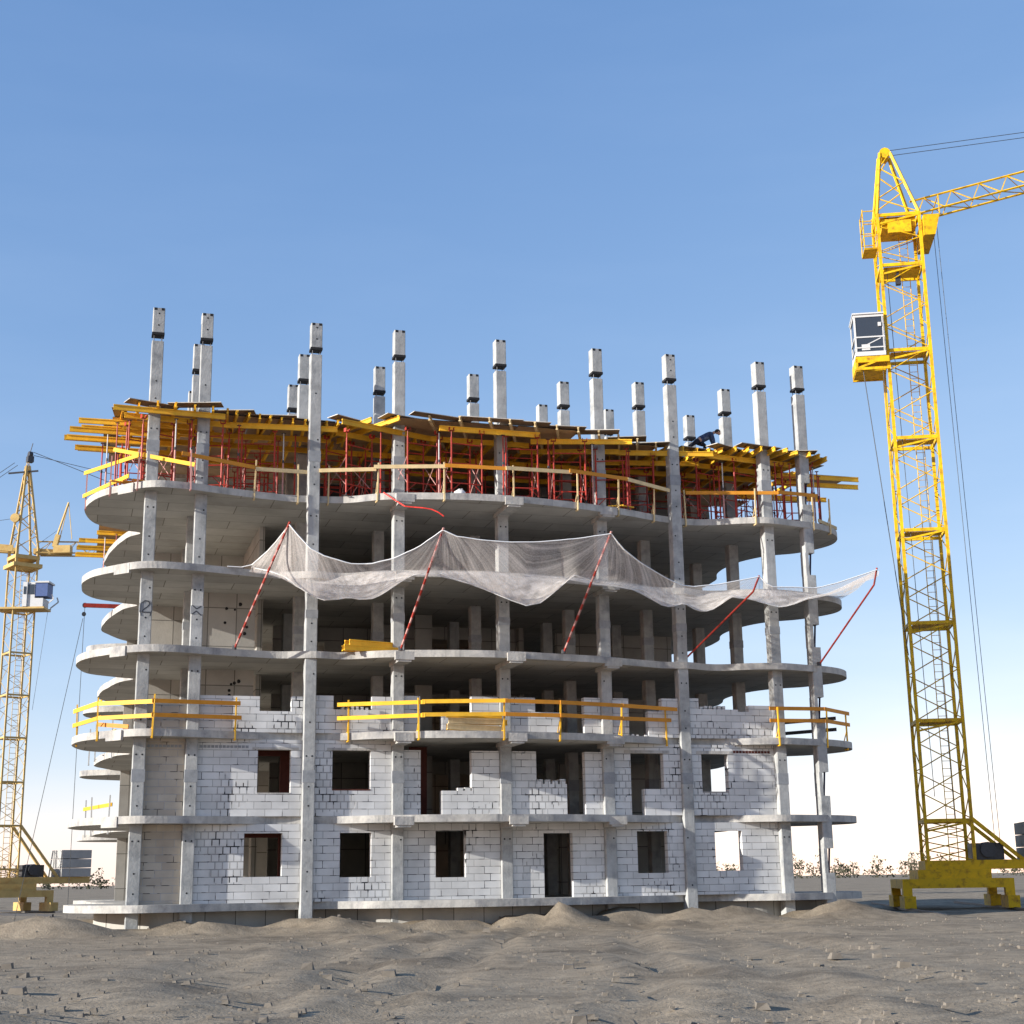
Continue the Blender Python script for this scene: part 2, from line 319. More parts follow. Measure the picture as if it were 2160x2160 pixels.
tb = MB()
for k in range(420):
    x = -420 + 2 * k + random.uniform(-2, 2); y = 720 + random.uniform(-60, 60) + 30 * math.sin(k * .05); H = random.uniform(5, 10) * (1 + .3 * math.sin(k * .21))
    for q in range(60):
        u = random.random() ** .8; rr = (1.9 - 1.2 * abs(u - .4)) * 1.6
        c = Vector((x + random.gauss(0, .5) * rr, y + random.gauss(0, .6) * rr, u * H)); s_ = random.uniform(.5, 1.1)
        tb.add([c + Vector((random.uniform(-s_, s_), random.uniform(-s_, s_), random.uniform(-s_, s_))) for _ in range(3)], [(0, 1, 2)])
tag(tb.build("far_tree_belt", M['scrub']), "low belt of bare trees along the far horizon", "trees", kind="stuff")

# ------------------------------------------------------------------ the building
FLOOR = [.95, 3.81, 6.68, 9.53, 12.41, 15.29]; DECK = 18.17; TK = .25
FRONT = [(-15.1, -3.1), (-14.8, -1.35), (-13.9, 0.05), (-12.95, .85), (-11.9, .9), (-10.4, .5), (-8.8, .08), (-7.6, -.06), (-6.5, .05), (-5.7, .35), (-4.7, 1.0), (-3.2, 1.42), (-1.3, 1.7), (.1, 1.66), (1.9, 1.42), (3.0, 1.22), (4.1, .92), (5.3, .5), (6.3, .12), (7.2, -.15), (8.0, -.2), (8.85, .02), (9.75, .5), (10.75, .76), (12.0, .52), (13.3, .16), (14.4, -.6), (14.98, -1.8)]
BACK = [(14.95, -2.85), (14.3, -4.15), (13.3, -5.0), (12.7, -6.5), (12.75, -8.6), (13.4, -10.5), (13.5, -12.8), (12.7, -15), (12.5, -17), (13.2, -19.5), (12.5, -22.5), (10, -23.3), (0, -23.5), (-10, -23.3), (-12.8, -21.8), (-14.2, -21.0), (-14.65, -19.8), (-14.5, -18.7), (-13.6, -18.0), (-12.3, -17.5), (-12.3, -16.5), (-13.2, -15.2), (-13.8, -13.9), (-14.15, -12.9), (-14.15, -11.8), (-13.9, -9.6), (-13.45, -7.4), (-12.95, -6.4), (-13.6, -6.0), (-14.7, -5.1)]
OUT = [(p.x, p.y) for p in crom(FRONT + BACK, 6, True)]
FC = crom(FRONT, 8)
def edge(s):
    for a, b in zip(FC, FC[1:]):
        if a.x <= s <= b.x: return a.y + (b.y - a.y) * (s - a.x) / max(1e-6, b.x - a.x)
    return FC[0].y if s < FC[0].x else FC[-1].y
def edge_dir(s): return math.atan2(edge(s + .3) - edge(s - .3), .6)

B = empty("unfinished_building", G(0, 0, 0), TH)
tag(B, "unfinished concrete frame building with wavy open floor slabs and white block infill below", "building")

def slab(name, poly, z0, z1):
    mb = MB(); n = len(poly); P = [(s, -t) for s, t in poly]
    mb.add([(x, y, z0) for x, y in P] + [(x, y, z1) for x, y in P], [tuple(range(n))], 1)
    b = 0; mb.f.append(tuple(range(2 * n))[n:][::-1]); mb.m.append(0)
    for i in range(n):
        j = (i + 1) % n; mb.f.append((b + i, b + n + i, b + n + j, b + j)); mb.m.append(0)
    return mb.build(name, [M['edge'], M['under']], B)
def jit(poly, a, seed):
    return [(s + a * mnoise.noise(Vector((s * .9, t * .9, seed))), t + a * mnoise.noise(Vector((s * .9, t * .9, seed + 7.3)))) for s, t in poly]
def toes(poly, a): return [(s, t + a * (math.exp(-((s + 7.1) / .8) ** 2) + math.exp(-((s - 7.3) / .8) ** 2)) if t > -1 else t) for s, t in poly]
for i, z in enumerate(FLOOR):
    slab("floor_slab", jit(toes(OUT, (0, .1, 0, .44, .42, 0)[i]), .05, i * 3.1), z - TK, z)
slab("floor_slab", [(-12.9, -8.6), (12.4, -8.6), (13.3, -10.5), (13.4, -12.8), (12.6, -15), (12.4, -17), (13.1, -19.5), (12.4, -22.4), (0, -23.4), (-12.6, -22.3), (-12.8, -17)], DECK - .2, DECK - .01)  # added rear slab, keeps light from leaking into the storey below
pl = MB(); P = [(s * .93, -(t - .9) if t > -5 else -t * .95) for s, t in OUT]; pl.prism(P, -.3, FLOOR[0] - TK)
pl.build("plinth", M['interior'], B)

# edge pieces of the slabs that hang a little lower at the left lobe, and the beams cantilevering to the slab edge
for z in FLOOR[1:]:
    q = MB(); a = edge_dir(-13.75); c = L(-13.75, edge(-13.75) - .03, z - .19); d = Vector((math.cos(a), -math.sin(a), 0))
    q.bar(c - d * .36, c + d * .36, .10, .34); q.build("edge_block", M['edge'], B)
    for s in (-3.99, 0, 3.93):
        e_ = edge(s); q = MB(); q.box(s - .24, s + .24, -(e_ + .06), .3, z - TK - .17, z - TK + .03)
        q.box(s - .34, s + .34, -(e_ + .09), -(e_ - .12), z - TK - .10, z - .06); q.build("cantilever_beam", M['edge'], B)

# columns
CH = .21
def oct_(s, t, h=CH, c=.025): return [(s - h + c, -t - h), (s + h - c, -t - h), (s + h, -t - h + c), (s + h, -t + h - c), (s + h - c, -t + h), (s - h + c, -t + h), (s - h, -t + h - c), (s - h, -t - h + c)]
FRONTCOL = [(-12.91, .12), (-11.17, .08), (-7.16, .10), (-3.99, .05), (0, 0), (3.93, .05), (7.05, .03), (10.92, .14), (12.64, .16)]
ROW2 = [(-11.19, -3.31), (-7.08, -3.46), (-3.9, -4.15), (.03, -4.12), (3.96, -4.12), (7.07, -3.42), (11.0, -3.38)]
ROW3 = [(-10.94, -9.12), (-6.97, -7.26), (4.03, -7.3), (7.12, -7.25), (10.99, -7.18)]
ROW4 = [(-11, -14), (-4, -11.4), (.1, -7.9), (4, -11.4), (7.1, -11.3), (10.9, -12)]
def column(s, t, top=21.9, gap=.15, row=0, notch=False):
    c = MB(); g0 = 20.64
    if not notch:
        c.prism(oct_(s, t), -.2, g0 if top > 21 else top)
    else:                                                            # open pockets at mid height of every storey, half the column wide
        z = -.2
        for f in FLOOR[:]:
            c.prism(oct_(s, t), z, f + .72); c.box(s - CH, s - .07, -t - CH, -t + CH, f + .72, f + 1.62); z = f + 1.62
        c.prism(oct_(s, t), z, g0)
    if top > 21: c.prism(oct_(s, t), g0 + gap, top)
    o = c.build("column", M['column'], B)
    j = MB()
    if top > 21:
        j.box(s - CH - .012, s + CH + .012, -t - CH - .012, -t + CH + .012, g0 + gap - .006, g0 + gap + .085); j.build("dark_collar", M['dark'], o)  # near-black band round the foot of the top column piece
        r = MB()
        for a in (-.14, .14):
            for b in (-.14, .14): r.tube((s + a, -t + b, g0 - .05), (s + a, -t + b, g0 + gap + .05), .014, 5)
        r.build("rebar", M['steel'], o)
        h = MB()
        for a in (-.13, .13): h.box(s + a - .055, s + a + .055, -t - CH - .004, -t - CH + .1, top - .09, top + .004)
        h.build("lifting_pocket_shade", M['dark'], o)  # black boxes paint the shade of two pockets, nothing is cut out
    if notch:
        for f in FLOOR:
            r = MB(); r.tube((s + .05, -t, f + .70), (s + .12, -t - .02, f + 1.64), .042, 6); r.build("rebar", M['navy'], o)
    else:
        for k, z in enumerate((4.95, 10.72, 16.5)):
            if row < 2:
                h = MB(); h.box(s - CH - .008, s + CH + .008, -t - CH - .008, -t + CH + .008, z, z + (.42 if k != 1 else .3)); h.build("grout_joint", M['joint'], o)
    d = MB()
    zz = []
    for f in FLOOR:
        zz += [(f + .35, 0), (f + 1.0, 0)] if (int(abs(s) * 7)) % 4 in (1, 2) else []
        zz += [(f + 2.05, -.1), (f + 2.05, .1)]
    zz += [(DECK + .3, 0), (DECK + .95, 0), (21.7, 0), (21.25, 0)] if (int(abs(s) * 7)) % 4 in (1, 2) and top > 21 else []
    for z, dx in zz:
        if row == 0 and not notch and random.random() < .85: d.tube((s + dx, -t - CH - .004, z), (s + dx, -t - CH + .03, z), .032, 8)
    if d.v: d.build("anchor_hole_shade", M['dark'], o)  # black discs on the face paint the shade inside anchor holes
    return o
cols = {}
for i, (s, t) in enumerate(FRONTCOL): cols[i] = column(s, t, 21.9 + random.uniform(-.03, .03), .25 if i == 0 else .2, 0, i == 8)
for s, t in ROW2: column(s, t, 21.9, .17, 1)
for s, t in ROW3: column(s, t, 21.9, .17, 2)
for s, t in ROW4: column(s, t, 18.0, .1, 3)
# painted marks on two columns at the fourth storey
def mark(i, strokes):
    s, t = FRONTCOL[i]; m = MB()
    for pts in strokes:
        for (x0, z0), (x1, z1) in zip(pts, pts[1:]): m.bar((s + x0, -t - CH - .010, 10.87 + z0), (s + x1, -t - CH - .010, 10.87 + z1), .006, .035)
    m.build("painted_mark", M['steel'], cols[i])
mark(0, [[(-.12, .17), (-.05, .25), (.08, .24), (.13, .14), (.05, .04), (-.08, -.06), (-.13, -.15), (.14, -.15)], [(-.18, .2), (-.19, -.1), (-.15, -.28)], [(.17, .2), (.19, -.1), (.15, -.28)]])
mark(1, [[(-.17, .16), (-.02, .03), (.13, .13)], [(-.17, -.16), (-.03, -.04), (.15, -.2)]])

# block walls: rectangles (s0, s1, z0, z1) of one bay make one wall
T0, T1 = .09, -.22
def wall(rects, dz=0, name="block_wall", m='block', t0=T0, t1=T1, label=None):
    w_ = MB()
    for a, b, z0, z1 in rects: w_.box(a, b, -t0, -t1, z0 + dz, z1 + dz)
    o = w_.build(name, M[m], B)
    if label: o["label"] = label
    return o
def course(a, b, z, n, h=.12):
    out = []; wd = (b - a) / n
    for k in range(n):
        if random.random() < .72: out.append((a + k * wd + .03, a + (k + 1) * wd - .05, z, z + h * random.uniform(.7, 1.2)))
    return out
def lower_storey(dz, top):
    c = 6.43
    wall([(-12.69, -11.39, 3.81, c)], dz, m='block_warm')
    wall([(-10.95, -8.91, 3.81, c), (-8.91, -7.76, 3.81, 4.57), (-7.76, -7.38, 3.81, c), (-8.91, -7.76, 6.17, c)], dz)
    wall([(-6.94, -6.31, 3.81, c), (-6.31, -4.95, 3.81, 4.70), (-4.95, -4.21, 3.81, c), (-6.31, -4.95, 6.17, c)], dz)
    wall([(-3.77, -3.14, 3.81, 6.12)], dz)
    wall([(-2.36, -1.26, 3.81, 4.70), (-1.26, -.22, 3.81, 6.12)] + course(-2.36, -1.26, 4.70, 4), dz)
    wall([(.22, 1.17, 3.81, 6.12), (1.17, 2.33, 3.81, 4.95)] + course(1.17, 2.33, 4.95, 4, .16), dz)
    wall([(3.05, 3.71, 3.81, 6.12)], dz)
    wall([(4.15, 4.84, 3.81, c), (5.36, 6.15, 3.81, 4.78), (6.15, 6.83, 3.81, c), (4.84, 6.15, 6.2, c)] + course(5.9, 6.15, 4.78, 1), dz)
    wall([(7.27, 7.69, 3.81, c), (7.69, 8.77, 3.81, 4.65), (8.77, 10.70, 3.81, c), (7.69, 8.77, 6.2, c)], dz)
    for a, b in ((-9.1, -7.5), (-6.5, -4.75), (4.6, 6.4), (7.5, 9.0)):
        q = MB(); q.box(a, b, -T0 - .02, -T1 + .02, 6.09 + dz, 6.17 + dz + (.03 if a > 0 else 0)); q.build("lintel", M['edge'], B)
    for a, b, z in ((-6.31, -4.95, 4.70), (-8.91, -7.76, 4.57), (7.69, 8.77, 4.65)):
        q = MB(); q.box(a, b, -T0 - .012, -T1, z + dz, z + dz + .045); q.build("window_sill", M['brick'] if a < -5 and a > -7 else M['edge'], B)
    for a, b in ((-10.9, -9.15), (-12.65, -11.45), (9.0, 10.65)):
        q = MB()
        for k in range(int((b - a) / .13)): q.box(a + k * .13, a + k * .13 + .105, -T0 - .012, -T0 + .05, 6.13 + dz, 6.22 + dz)
        q.build("mortar_band", M['brick'] if a > 5 else M['joint'], B)
lower_storey(0, 6.43)
g0, g1 = .95, 3.56                                                    # the yard storey: plainer window openings
wall([(-12.69, -11.39, g0, g1)], m='block_warm')
wall([(-10.95, -9.3, g0, g1), (-9.3, -8.0, g0, 1.8), (-8.0, -7.38, g0, g1), (-9.3, -8.0, 3.25, g1)])
wall([(-6.94, -6.0, g0, g1), (-6.0, -4.9, g0, 1.75), (-4.9, -4.21, g0, g1), (-6.0, -4.9, 3.25, g1)])
wall([(-3.77, -2.6, g0, 3.3), (-2.6, -1.5, g0, 1.7), (-1.5, -.22, g0, 3.3), (-3.77, -.22, 3.3, g1)])
wall([(.22, 1.4, g0, g1), (2.5, 3.71, g0, g1), (1.4, 2.5, 3.2, g1)])
wall([(4.15, 5.0, g0, g1), (5.0, 6.2, g0, 1.75), (6.2, 6.83, g0, g1), (5.0, 6.2, 3.25, g1)])
wall([(7.27, 8.1, g0, g1), (8.1, 9.2, g0, 1.8), (9.2, 10.7, g0, g1), (8.1, 9.2, 3.25, g1)])
z = 6.68
wall([(-12.69, -11.39, z, 7.62)], m='block_warm')
wall([(-10.95, -8.89, z, 7.93), (-8.89, -7.78, z, 7.42), (-7.78, -7.38, z, 7.95)])
wall([(-6.94, -6.30, z, 8.0), (-6.30, -4.92, z, 7.52), (-4.92, -4.21, z, 8.0)] + course(-6.2, -5.0, 7.52, 7, .1))
wall([(-3.77, -3.16, z, 8.05)])
wall([(-2.35, -1.25, z, 7.42), (-1.25, -.22, z, 8.08)] + course(-3.1, -2.4, z, 5, .12))
wall([(.22, 1.17, z, 8.08), (1.17, 2.15, z, 7.55)])
wall([(3.07, 3.71, z, 8.12)] + course(2.2, 3.05, z, 5, .12))
wall([(4.15, 4.83, z, 8.12), (5.61, 6.17, z, 7.66), (6.17, 6.83, z, 8.15)] + course(4.9, 5.6, z, 4, .12))
wall([(7.27, 7.68, z, 8.18), (7.68, 9.3, z, 7.78), (9.3, 9.75, z, 7.7), (9.75, 10.70, z, 7.95)] + course(7.7, 9.2, 7.78, 8, .12))

# inside: concrete cross walls, core and rear walls, brick partitions, an added red-brown backdrop
for k, f in enumerate(FLOOR[:-1]):
    c = FLOOR[k + 1] - TK
    if k == 4: wall([(-12.2, -8.55, f, c)], name="concrete_wall", m='interior', t0=-9.9, t1=-10.1)
    else:
        wall([(-12.7, -11.2, f, c)], name="concrete_wall", m='interior', t0=-6.4, t1=-6.6)
        wall([(-10.93, -8.75, f, c)], name="concrete_wall", m='interior', t0=-3.2, t1=-3.4)
    wall([(-8.55, -8.35, f, c)], name="concrete_wall", m='interior', t0=-4.2, t1=-10.2)
    wall([(-7.2, -6.2, f, c), (-6.2, -5, f + 2.0, c), (-5, -3.0, f, c)], name="concrete_wall", m='interior', t0=-10.1, t1=-10.3)
    wall([(-1.9, -1.2, f, c)], name="concrete_wall", m='interior', t0=-6.3, t1=-6.5)
    wall([(-3.0, -1.2, f, c), (1.3, 3.2, f, c), (-1.2, 1.3, f + 2.1, c)], name="concrete_wall", m='interior', t0=-9.0, t1=-9.2)
    wall([(3.2, 3.4, f, c)], name="concrete_wall", m='interior', t0=-8.6, t1=-15)
    wall([(5.2, 10.7, f, c)], name="concrete_wall", m='interior', t0=-9.6, t1=-9.8)
    wall([(-13.0, 8.3, f, c)], name="concrete_wall", m='interior', t0=-15.2, t1=-15.4)
    for _ in range(7 if k in (2, 3) else 0):
        q = MB(); x, zz_ = random.uniform(-9.9, -8.85), random.uniform(f + 1.0, f + 2.3); q.tube((x, 3.19, zz_), (x + .01, 3.24, zz_), random.uniform(.04, .08), 7); q.build("wall_pocket_shade", M['dark'], B)  # thin black discs paint the shade of small pockets in the wall
for f in FLOOR[:2]:
    wall([(-7.9, -7.3, f, f + 2.6), (-9.6, -7.9, f + 2.2, f + 2.6)], name="brick_and_backdrop_wall", m='brick', t0=-1.6, t1=-1.75)
    wall([(-3.1, -2.45, f, f + 2.6)], name="brick_and_backdrop_wall", m='brick', t0=-1.9, t1=-2.05)
wall([(-11.3, 12.4, FLOOR[5], FLOOR[5] + 2.3)], name="brick_and_backdrop_wall", m='brick', t0=-8.7, t1=-8.9)  # added red-brown backdrop standing in for the dim depth of the red shoring

# ------------------------------------------------------------------ formwork of the top deck
def i_beam(length):
    b = MB(); h = length / 2
    b.box(-h, h, -.04, .04, .06, .1); b.box(-h, h, -.04, .04, -.1, -.06); b.box(-h, h, -.0135, .0135, -.06, .06)
    return b
BEAM = {k: {l: i_beam(l).mesh("formwork_beam", M[k]) for l in (2.1, 2.9, 3.9)} for k in ('yellow', 'timber')}
LASTB = [None]
def beam(p, ang, length, key='yellow', label=None, group=None, pitch=0, roll=0):
    o = bpy.data.objects.new("formwork_beam", BEAM[key][length]); C.objects.link(o)
    o.location = p; o.rotation_euler = (roll, pitch, TH + ang)
    LASTB[0] = o
    return tag(o, label, "formwork beam", group)
PI = math.pi
ORD = ["first", "second", "third", "fourth", "fifth", "sixth", "seventh", "eighth", "ninth", "tenth", "eleventh", "twelfth"]
NUM = ["one", "two", "three", "four", "five", "six", "seven", "eight", "nine"]
BAYED = []
def bay(s):
    cs = [c[0] for c in FRONTCOL]
    if s < cs[0]: return "left of front column one"
    if s > cs[-1]: return "right of front column nine"
    i = max(k for k in range(9) if cs[k] <= s); return "between columns %s and %s" % (NUM[i], NUM[i + 1])
def bayed(o, base, s, head=None): BAYED.append((base, bay(s), s, o)); return o
LS = "x"
def cross(s, skew=0, key='yellow', over=None, l=2.9):
    over = random.uniform(.05, .32) if over is None else over
    t1 = edge(s) + over
    ob = beam(G(s - math.sin(skew) * l / 2, t1 - math.cos(skew) * l / 2, 18.045 + random.uniform(-.004, .004)), -PI / 2 + skew, l, key,
         LS if key == 'yellow' else "pale unpainted formwork beam poking out under the middle of the top deck edge", "cross beams under the top deck" if key == 'yellow' else "pale beams under the deck edge")
    bayed(ob, "yellow rim cross beam" if key == 'yellow' else "pale rim cross beam", s)
s = -14.0
while s < -10.4: cross(s, random.uniform(-.1, .05)); s += random.uniform(.5, .7)
while s < -5.9: cross(s, random.uniform(-.12, .1), over=random.uniform(.15, .3)); s += random.uniform(.36, .48)
for k, s in enumerate((-5.2, -4.25, -3.2, -2.1, -1.0, -.2, .8, 1.7, 2.6, 3.5, 4.4, 5.3, 6.2)):
    cross(s, (.45 if k < 2 else -.4 + .05 * random.random()), 'timber' if k > 1 else 'yellow', .28, 3.9)
s = 6.9
while s < 13.9: cross(s, random.uniform(-.05, .3), over=random.uniform(.2, .35)); s += random.uniform(.45, .62)
s = -13.6
while s < 14.2:
    beam(G(s, edge(s) - 4.4 + random.uniform(-.2, .2), 18.045 + random.uniform(-.004, .004)), -PI / 2 + random.uniform(-.04, .04), 3.9, 'yellow', LS, "cross beams under the top deck"); bayed(bpy.data.objects[-1] if 0 else LASTB[0], "inner yellow cross beam", s); s += .75
LP = "yellow main formwork beam running along the deck on the heads of the red towers"
for ti, (off, z0) in enumerate(((.25, 17.84), (.32, 17.84), (1.75, 17.84), (3.3, 17.84), (5.6, 17.84))):
    if ti == 0: continue
    a = -13.9
    while a < 12.2:
        b = a + 3.8; ea, eb = (edge(a) - off, edge(b) - off) if ti < 3 else (-off + .4, -off + .4)
        an = math.atan2(eb - ea, b - a)
        beam(G((a + b) / 2, (ea + eb) / 2, z0 + random.uniform(-.005, .005) - .003 * (int(a * 3) % 2)), an, 3.9, 'yellow', LP, "main beams under the top deck"); bayed(LASTB[0], "yellow main beam in row %s" % ("zero", "one", "two", "three", "four")[ti], (a + b) / 2); a += 3.75
beam(G(-12.4, .75, 17.86), .06, 3.9, 'yellow', "long bright yellow main beam at the rim of the left deck lobe", "main beams under the top deck")
# beams pushed out past the left and right ends of the deck
LL = "yellow beam sticking out past the deck's left end"
for k_, (t, e_, z0) in enumerate(((-.9, -15.5, 17.84), (-1.4, -15.8, 17.63), (-1.8, -15.4, 17.84), (-2.5, -15.9, 17.64), (-3.3, -16.0, 17.85), (-3.8, -15.6, 17.64), (-4.6, -15.5, 17.84))):
    beam(G(e_ + 1.95, t, z0), random.uniform(-.03, .03), 3.9, 'yellow', LL + ", %s from the front" % ORD[k_], "beams past the left end of the top deck")
LR = "yellow beam sticking out past the deck's right end"
for k_, (t, e_, z0) in enumerate(((-1.9, 16.3, 17.84), (-3.0, 16.9, 17.83), (-4.6, 16.2, 17.62), (-5.6, 15.6, 17.84))):
    beam(G(e_ - 1.95, t, z0), random.uniform(-.06, -.02), 3.9, 'yellow', LR + ", %s from the front" % ORD[k_], "beams past the right end of the top deck")
LB = "yellow formwork beam behind the left rear lobes"
for k, (t, e_, z0) in enumerate(((-19.2, -14.5, 17.9), (-20.0, -15.0, 17.66), (-20.8, -15.3, 17.85), (-21.6, -15.4, 17.64), (-22.4, -15.35, 17.85), (-23.2, -15.45, 17.63), (-24.0, -15.4, 17.84))):
    beam(G(e_ + 1.95, t, z0), 0, 3.9, 'yellow', LB + ", %s" % ORD[k], "beams of the rear left deck")

def sheet_mesh(a, b, rim=False):
    m = MB(); m.box(-a / 2, a / 2, -b / 2, b / 2, -.012, .012)
    for i in range(6): m.m[i] = (0, 2, 1, 1, 1, 1)[i]
    mats = [M['ply'], M['plyedge'], M['plytop']] if not rim else [M['plydark'], M['palewedge'], M['plytop']]
    return m.mesh("plywood_sheet", mats)
SH = [sheet_mesh(2.44, 1.22), sheet_mesh(1.9, .6, True), sheet_mesh(2.44, .5, True), sheet_mesh(1.5, .75, True)]
def sheet(s, t, z0, a, k=0, edge_=False):
    o = bpy.data.objects.new("plywood_sheet", SH[k]); C.objects.link(o); o.location = G(s, t, z0); o.rotation_euler = (random.uniform(-.006, .006), random.uniform(-.008, .008), TH + a)
    return tag(o, "dark edged plywood sheet laid loose along the rim of the top deck" if edge_ else "brown plywood sheet lying on the beams of the top deck", "plywood sheet", "rim sheets of the top deck" if edge_ else "plywood sheets of the top deck") if not edge_ else bayed(tag(o, "x", "plywood sheet", "rim sheets of the top deck"), "loose plywood rim sheet", s)
n_ = 0
for j in range(8):
    t = -8.05 + j * 1.225
    for i in range(13):
        s = -14.3 + i * 2.45 + (1.2 if j % 2 else 0)
        if edge(s) - .6 > t and edge(s - 1.1) - .3 > t and edge(s + 1.1) - .3 > t and not (t < -4 and (s < -13.6 or s > 13.6)):
            n_ += 1; bayed(sheet(s, t, 18.16 + .0011 * (n_ % 7), 0), "brown deck sheet in row %s" % (NUM[7 - j]), s)
for s_, t_, a_ in ((-14.0, -1.35, 1.45), (-14.35, -3.2, 1.55), (-14.3, -5.0, 1.6), (13.9, -2.4, 1.8)): n_ += 1; sheet(s_, t_, 18.19 + .001 * n_ / 90, a_, 2, True)
s = -13.0
while s < 13.2:
    k = random.choice((1, 2, 3, 1)) if abs(s) < 12.6 else 1; a = edge_dir(s) * (1 if abs(s) < 13 else .8); n_ += 1
    sheet(s, edge(s) - (.24 if k != 3 else .34) - .35 * max(0, abs(s) - 12.2) + random.uniform(-.06, .10), 18.195 + .0013 * (n_ % 11) + random.uniform(0, .02), a + random.uniform(-.045, .045), k, True); s += random.uniform(1.25, 2.0) * max(.45, math.cos(a))
for j in range(6): n_ += 1; sheet(-13.2, -18.2 - j * 1.23, 18.16 + .001 * j, 0)['label'] = "brown plywood sheet on the rear left deck, %s from the front" % ORD[j]

# red shoring towers and single props on the fifth slab
def tower():
    r = empty("shoring_tower", (0, 0, 0)); a, b, H = .6, .6, 2.3
    for x in (-a, a):
        for y in (-b, b):
            q = MB(); q.tube((x, y, .12), (x, y, H - .1), .034, 8); q.build("post", M['red'], r)
    for y in (-b, b):
        q = MB()
        for z0 in (.45, 1.2, 1.95): q.tube((-a, y, z0), (a, y, z0), .022, 6)
        q.tube((-a, y, .14), (-a + .34, y, .45), .016, 5); q.tube((a, y, .14), (a - .34, y, .45), .016, 5)
        q.build("ladder_frame", M['red'], r)
    for x in (-a, a):
        q = MB(); q.tube((x, -b, .4), (x, b, 1.5), .014, 5); q.tube((x, b, .4), (x, -b, 1.5), .014, 5); q.build("cross_brace", M['pink'], r)
    for x in (-a, a):
        for y in (-b, b):
            q = MB(); q.tube((x, y, 0), (x, y, .14), .018, 6); q.box(x - .07, x + .07, y - .07, y + .07, 0, .012); q.build("base_jack", M['steel'], r)
            q = MB(); q.tube((x, y, H - .1), (x, y, H + .12), .018, 6); q.box(x - .09, x + .09, y - .07, y + .07, H + .12, H + .13); q.box(x - .09, x - .08, y - .07, y + .07, H + .13, H + .26); q.box(x + .08, x + .09, y - .07, y + .07, H + .13, H + .26)
            q.build("fork_head", M['red'], r)
    return r
tw = None
for (s, t) in [(-13.0, -.55), (-10.9, -.45), (-9.0, -1.0), (-5.75, -.5), (-3.4, .35), (-1.75, .7), (.55, .6), (2.5, .5), (4.5, -.1), (5.9, -.8), (8.6, -1.1), (10.1, -.8), (12.6, -.6),
               (-13.3, -3.4), (-9.4, -3.2), (-6.2, -2.6), (-4.3, -2.3), (-1.2, -2.0), (1.4, -2.2), (3.6, -2.3), (6.3, -3.0), (9.2, -3.2), (12.6, -3.2),
               (-12.4, -6.0), (-8.8, -5.6), (-5.2, -5.2), (-2.0, -5.0), (1.2, -5.0), (4.6, -5.4), (8.8, -5.6), (12.3, -5.6)]:
    a = TH + edge_dir(s) * (1 if t > -1.5 else 0)
    if tw is None: tw = tower(); tw.location = G(s, t, FLOOR[5]); tw.rotation_euler = (0, 0, a); o = tw
    else: o = dup(tw, G(s, t, FLOOR[5]), a)
    tag(o, "x", "shoring tower", "red shoring towers on the top slab"); rown = 0 if t > -1.5 else (1 if t > -3.6 else 2); bayed(o, ("front red shoring tower", "second-row red tower", "deep third-row red tower")[rown], s)
def prop(key):
    r = empty("steel_prop", (0, 0, 0)); q = MB(); q.tube((0, 0, .01), (0, 0, 1.35), .032, 8); q.build("outer_tube", M[key], r)
    q = MB(); q.tube((0, 0, 1.35), (0, 0, 2.44), .024, 8); q.build("inner_tube", M['white' if key == 'pink' else 'red'], r)
    q = MB(); q.box(-.07, .07, -.07, .07, 0, .01); q.box(-.07, .07, -.07, .07, 2.44, 2.45); q.tube((0, 0, 1.3), (0, 0, 1.4), .042, 8); q.build("end_plates", M['steel'], r)
    return r
PR = {k: prop(k) for k in ('red', 'pink')}; used = set()
for k, (s, t) in enumerate([(-14.45, -1.7), (-14.15, -.6), (-13.75, -.2), (-12.15, .35), (-11.6, .4), (-9.9, .1), (-8.2, -.5), (-7.75, -.6), (-4.75, .5), (-2.65, .95), (-.25, 1.2), (1.55, 1.1), (3.4, .85), (5.1, .3), (7.6, -.6), (9.35, -.35), (11.4, .2), (12.1, .1), (13.3, -.2), (13.75, -.7), (14.2, -1.4), (14.0, -2.6), (-14.6, -3.4), (-14.0, -4.6),
                          (13.2, -3.6), (12.5, -5), (-13.6, -18.6), (-14.1, -19.4), (-13.4, -19.2), (-14.1, -20.6), (-13.0, -18.4)]):
    key = 'pink' if k % 3 == 0 else 'red'
    if key in used: o = dup(PR[key], G(s, t, FLOOR[5]), random.random())
    else: o = PR[key]; used.add(key); o.location = G(s, t, FLOOR[5])
    tag(o, ("faded pink and white adjustable prop" if key == 'pink' else "red adjustable steel prop") + " standing singly near the rim of the top slab", "prop", "faded props on the top slab" if key == 'pink' else "red props on the top slab")
    bayed(o, ("faded pink and white prop" if key == 'pink' else "single red prop") + (" at the rim" if t > -4.7 else " in rear lobe"), s)

for k, (s, w_) in enumerate(((-5.4, 1.2), (-4.15, 1.2), (-2.6, 1.2), (-1.1, 1.5), (.9, 1.2), (2.3, 1.2), (4.2, 1.5), (5.6, 1.2))):
    q = MB(); q.box(-w_ / 2, w_ / 2, -.02, .02, 0, 2.25)
    for x in (-w_ / 2 + .04, 0, w_ / 2 - .04): q.box(x - .04, x + .04, .02, .12, 0, 2.25)
    for z0 in (.3, 1.1, 1.9): q.box(-w_ / 2, w_ / 2, .12, .2, z0, z0 + .08)
    tag(q.build("shuttering", M['panel'], None, G(s, -6.6, FLOOR[5]), TH), "dark upright shuttering board, %s of eight deep behind the red towers" % ORD[k], "shuttering", "dark panels behind the towers")

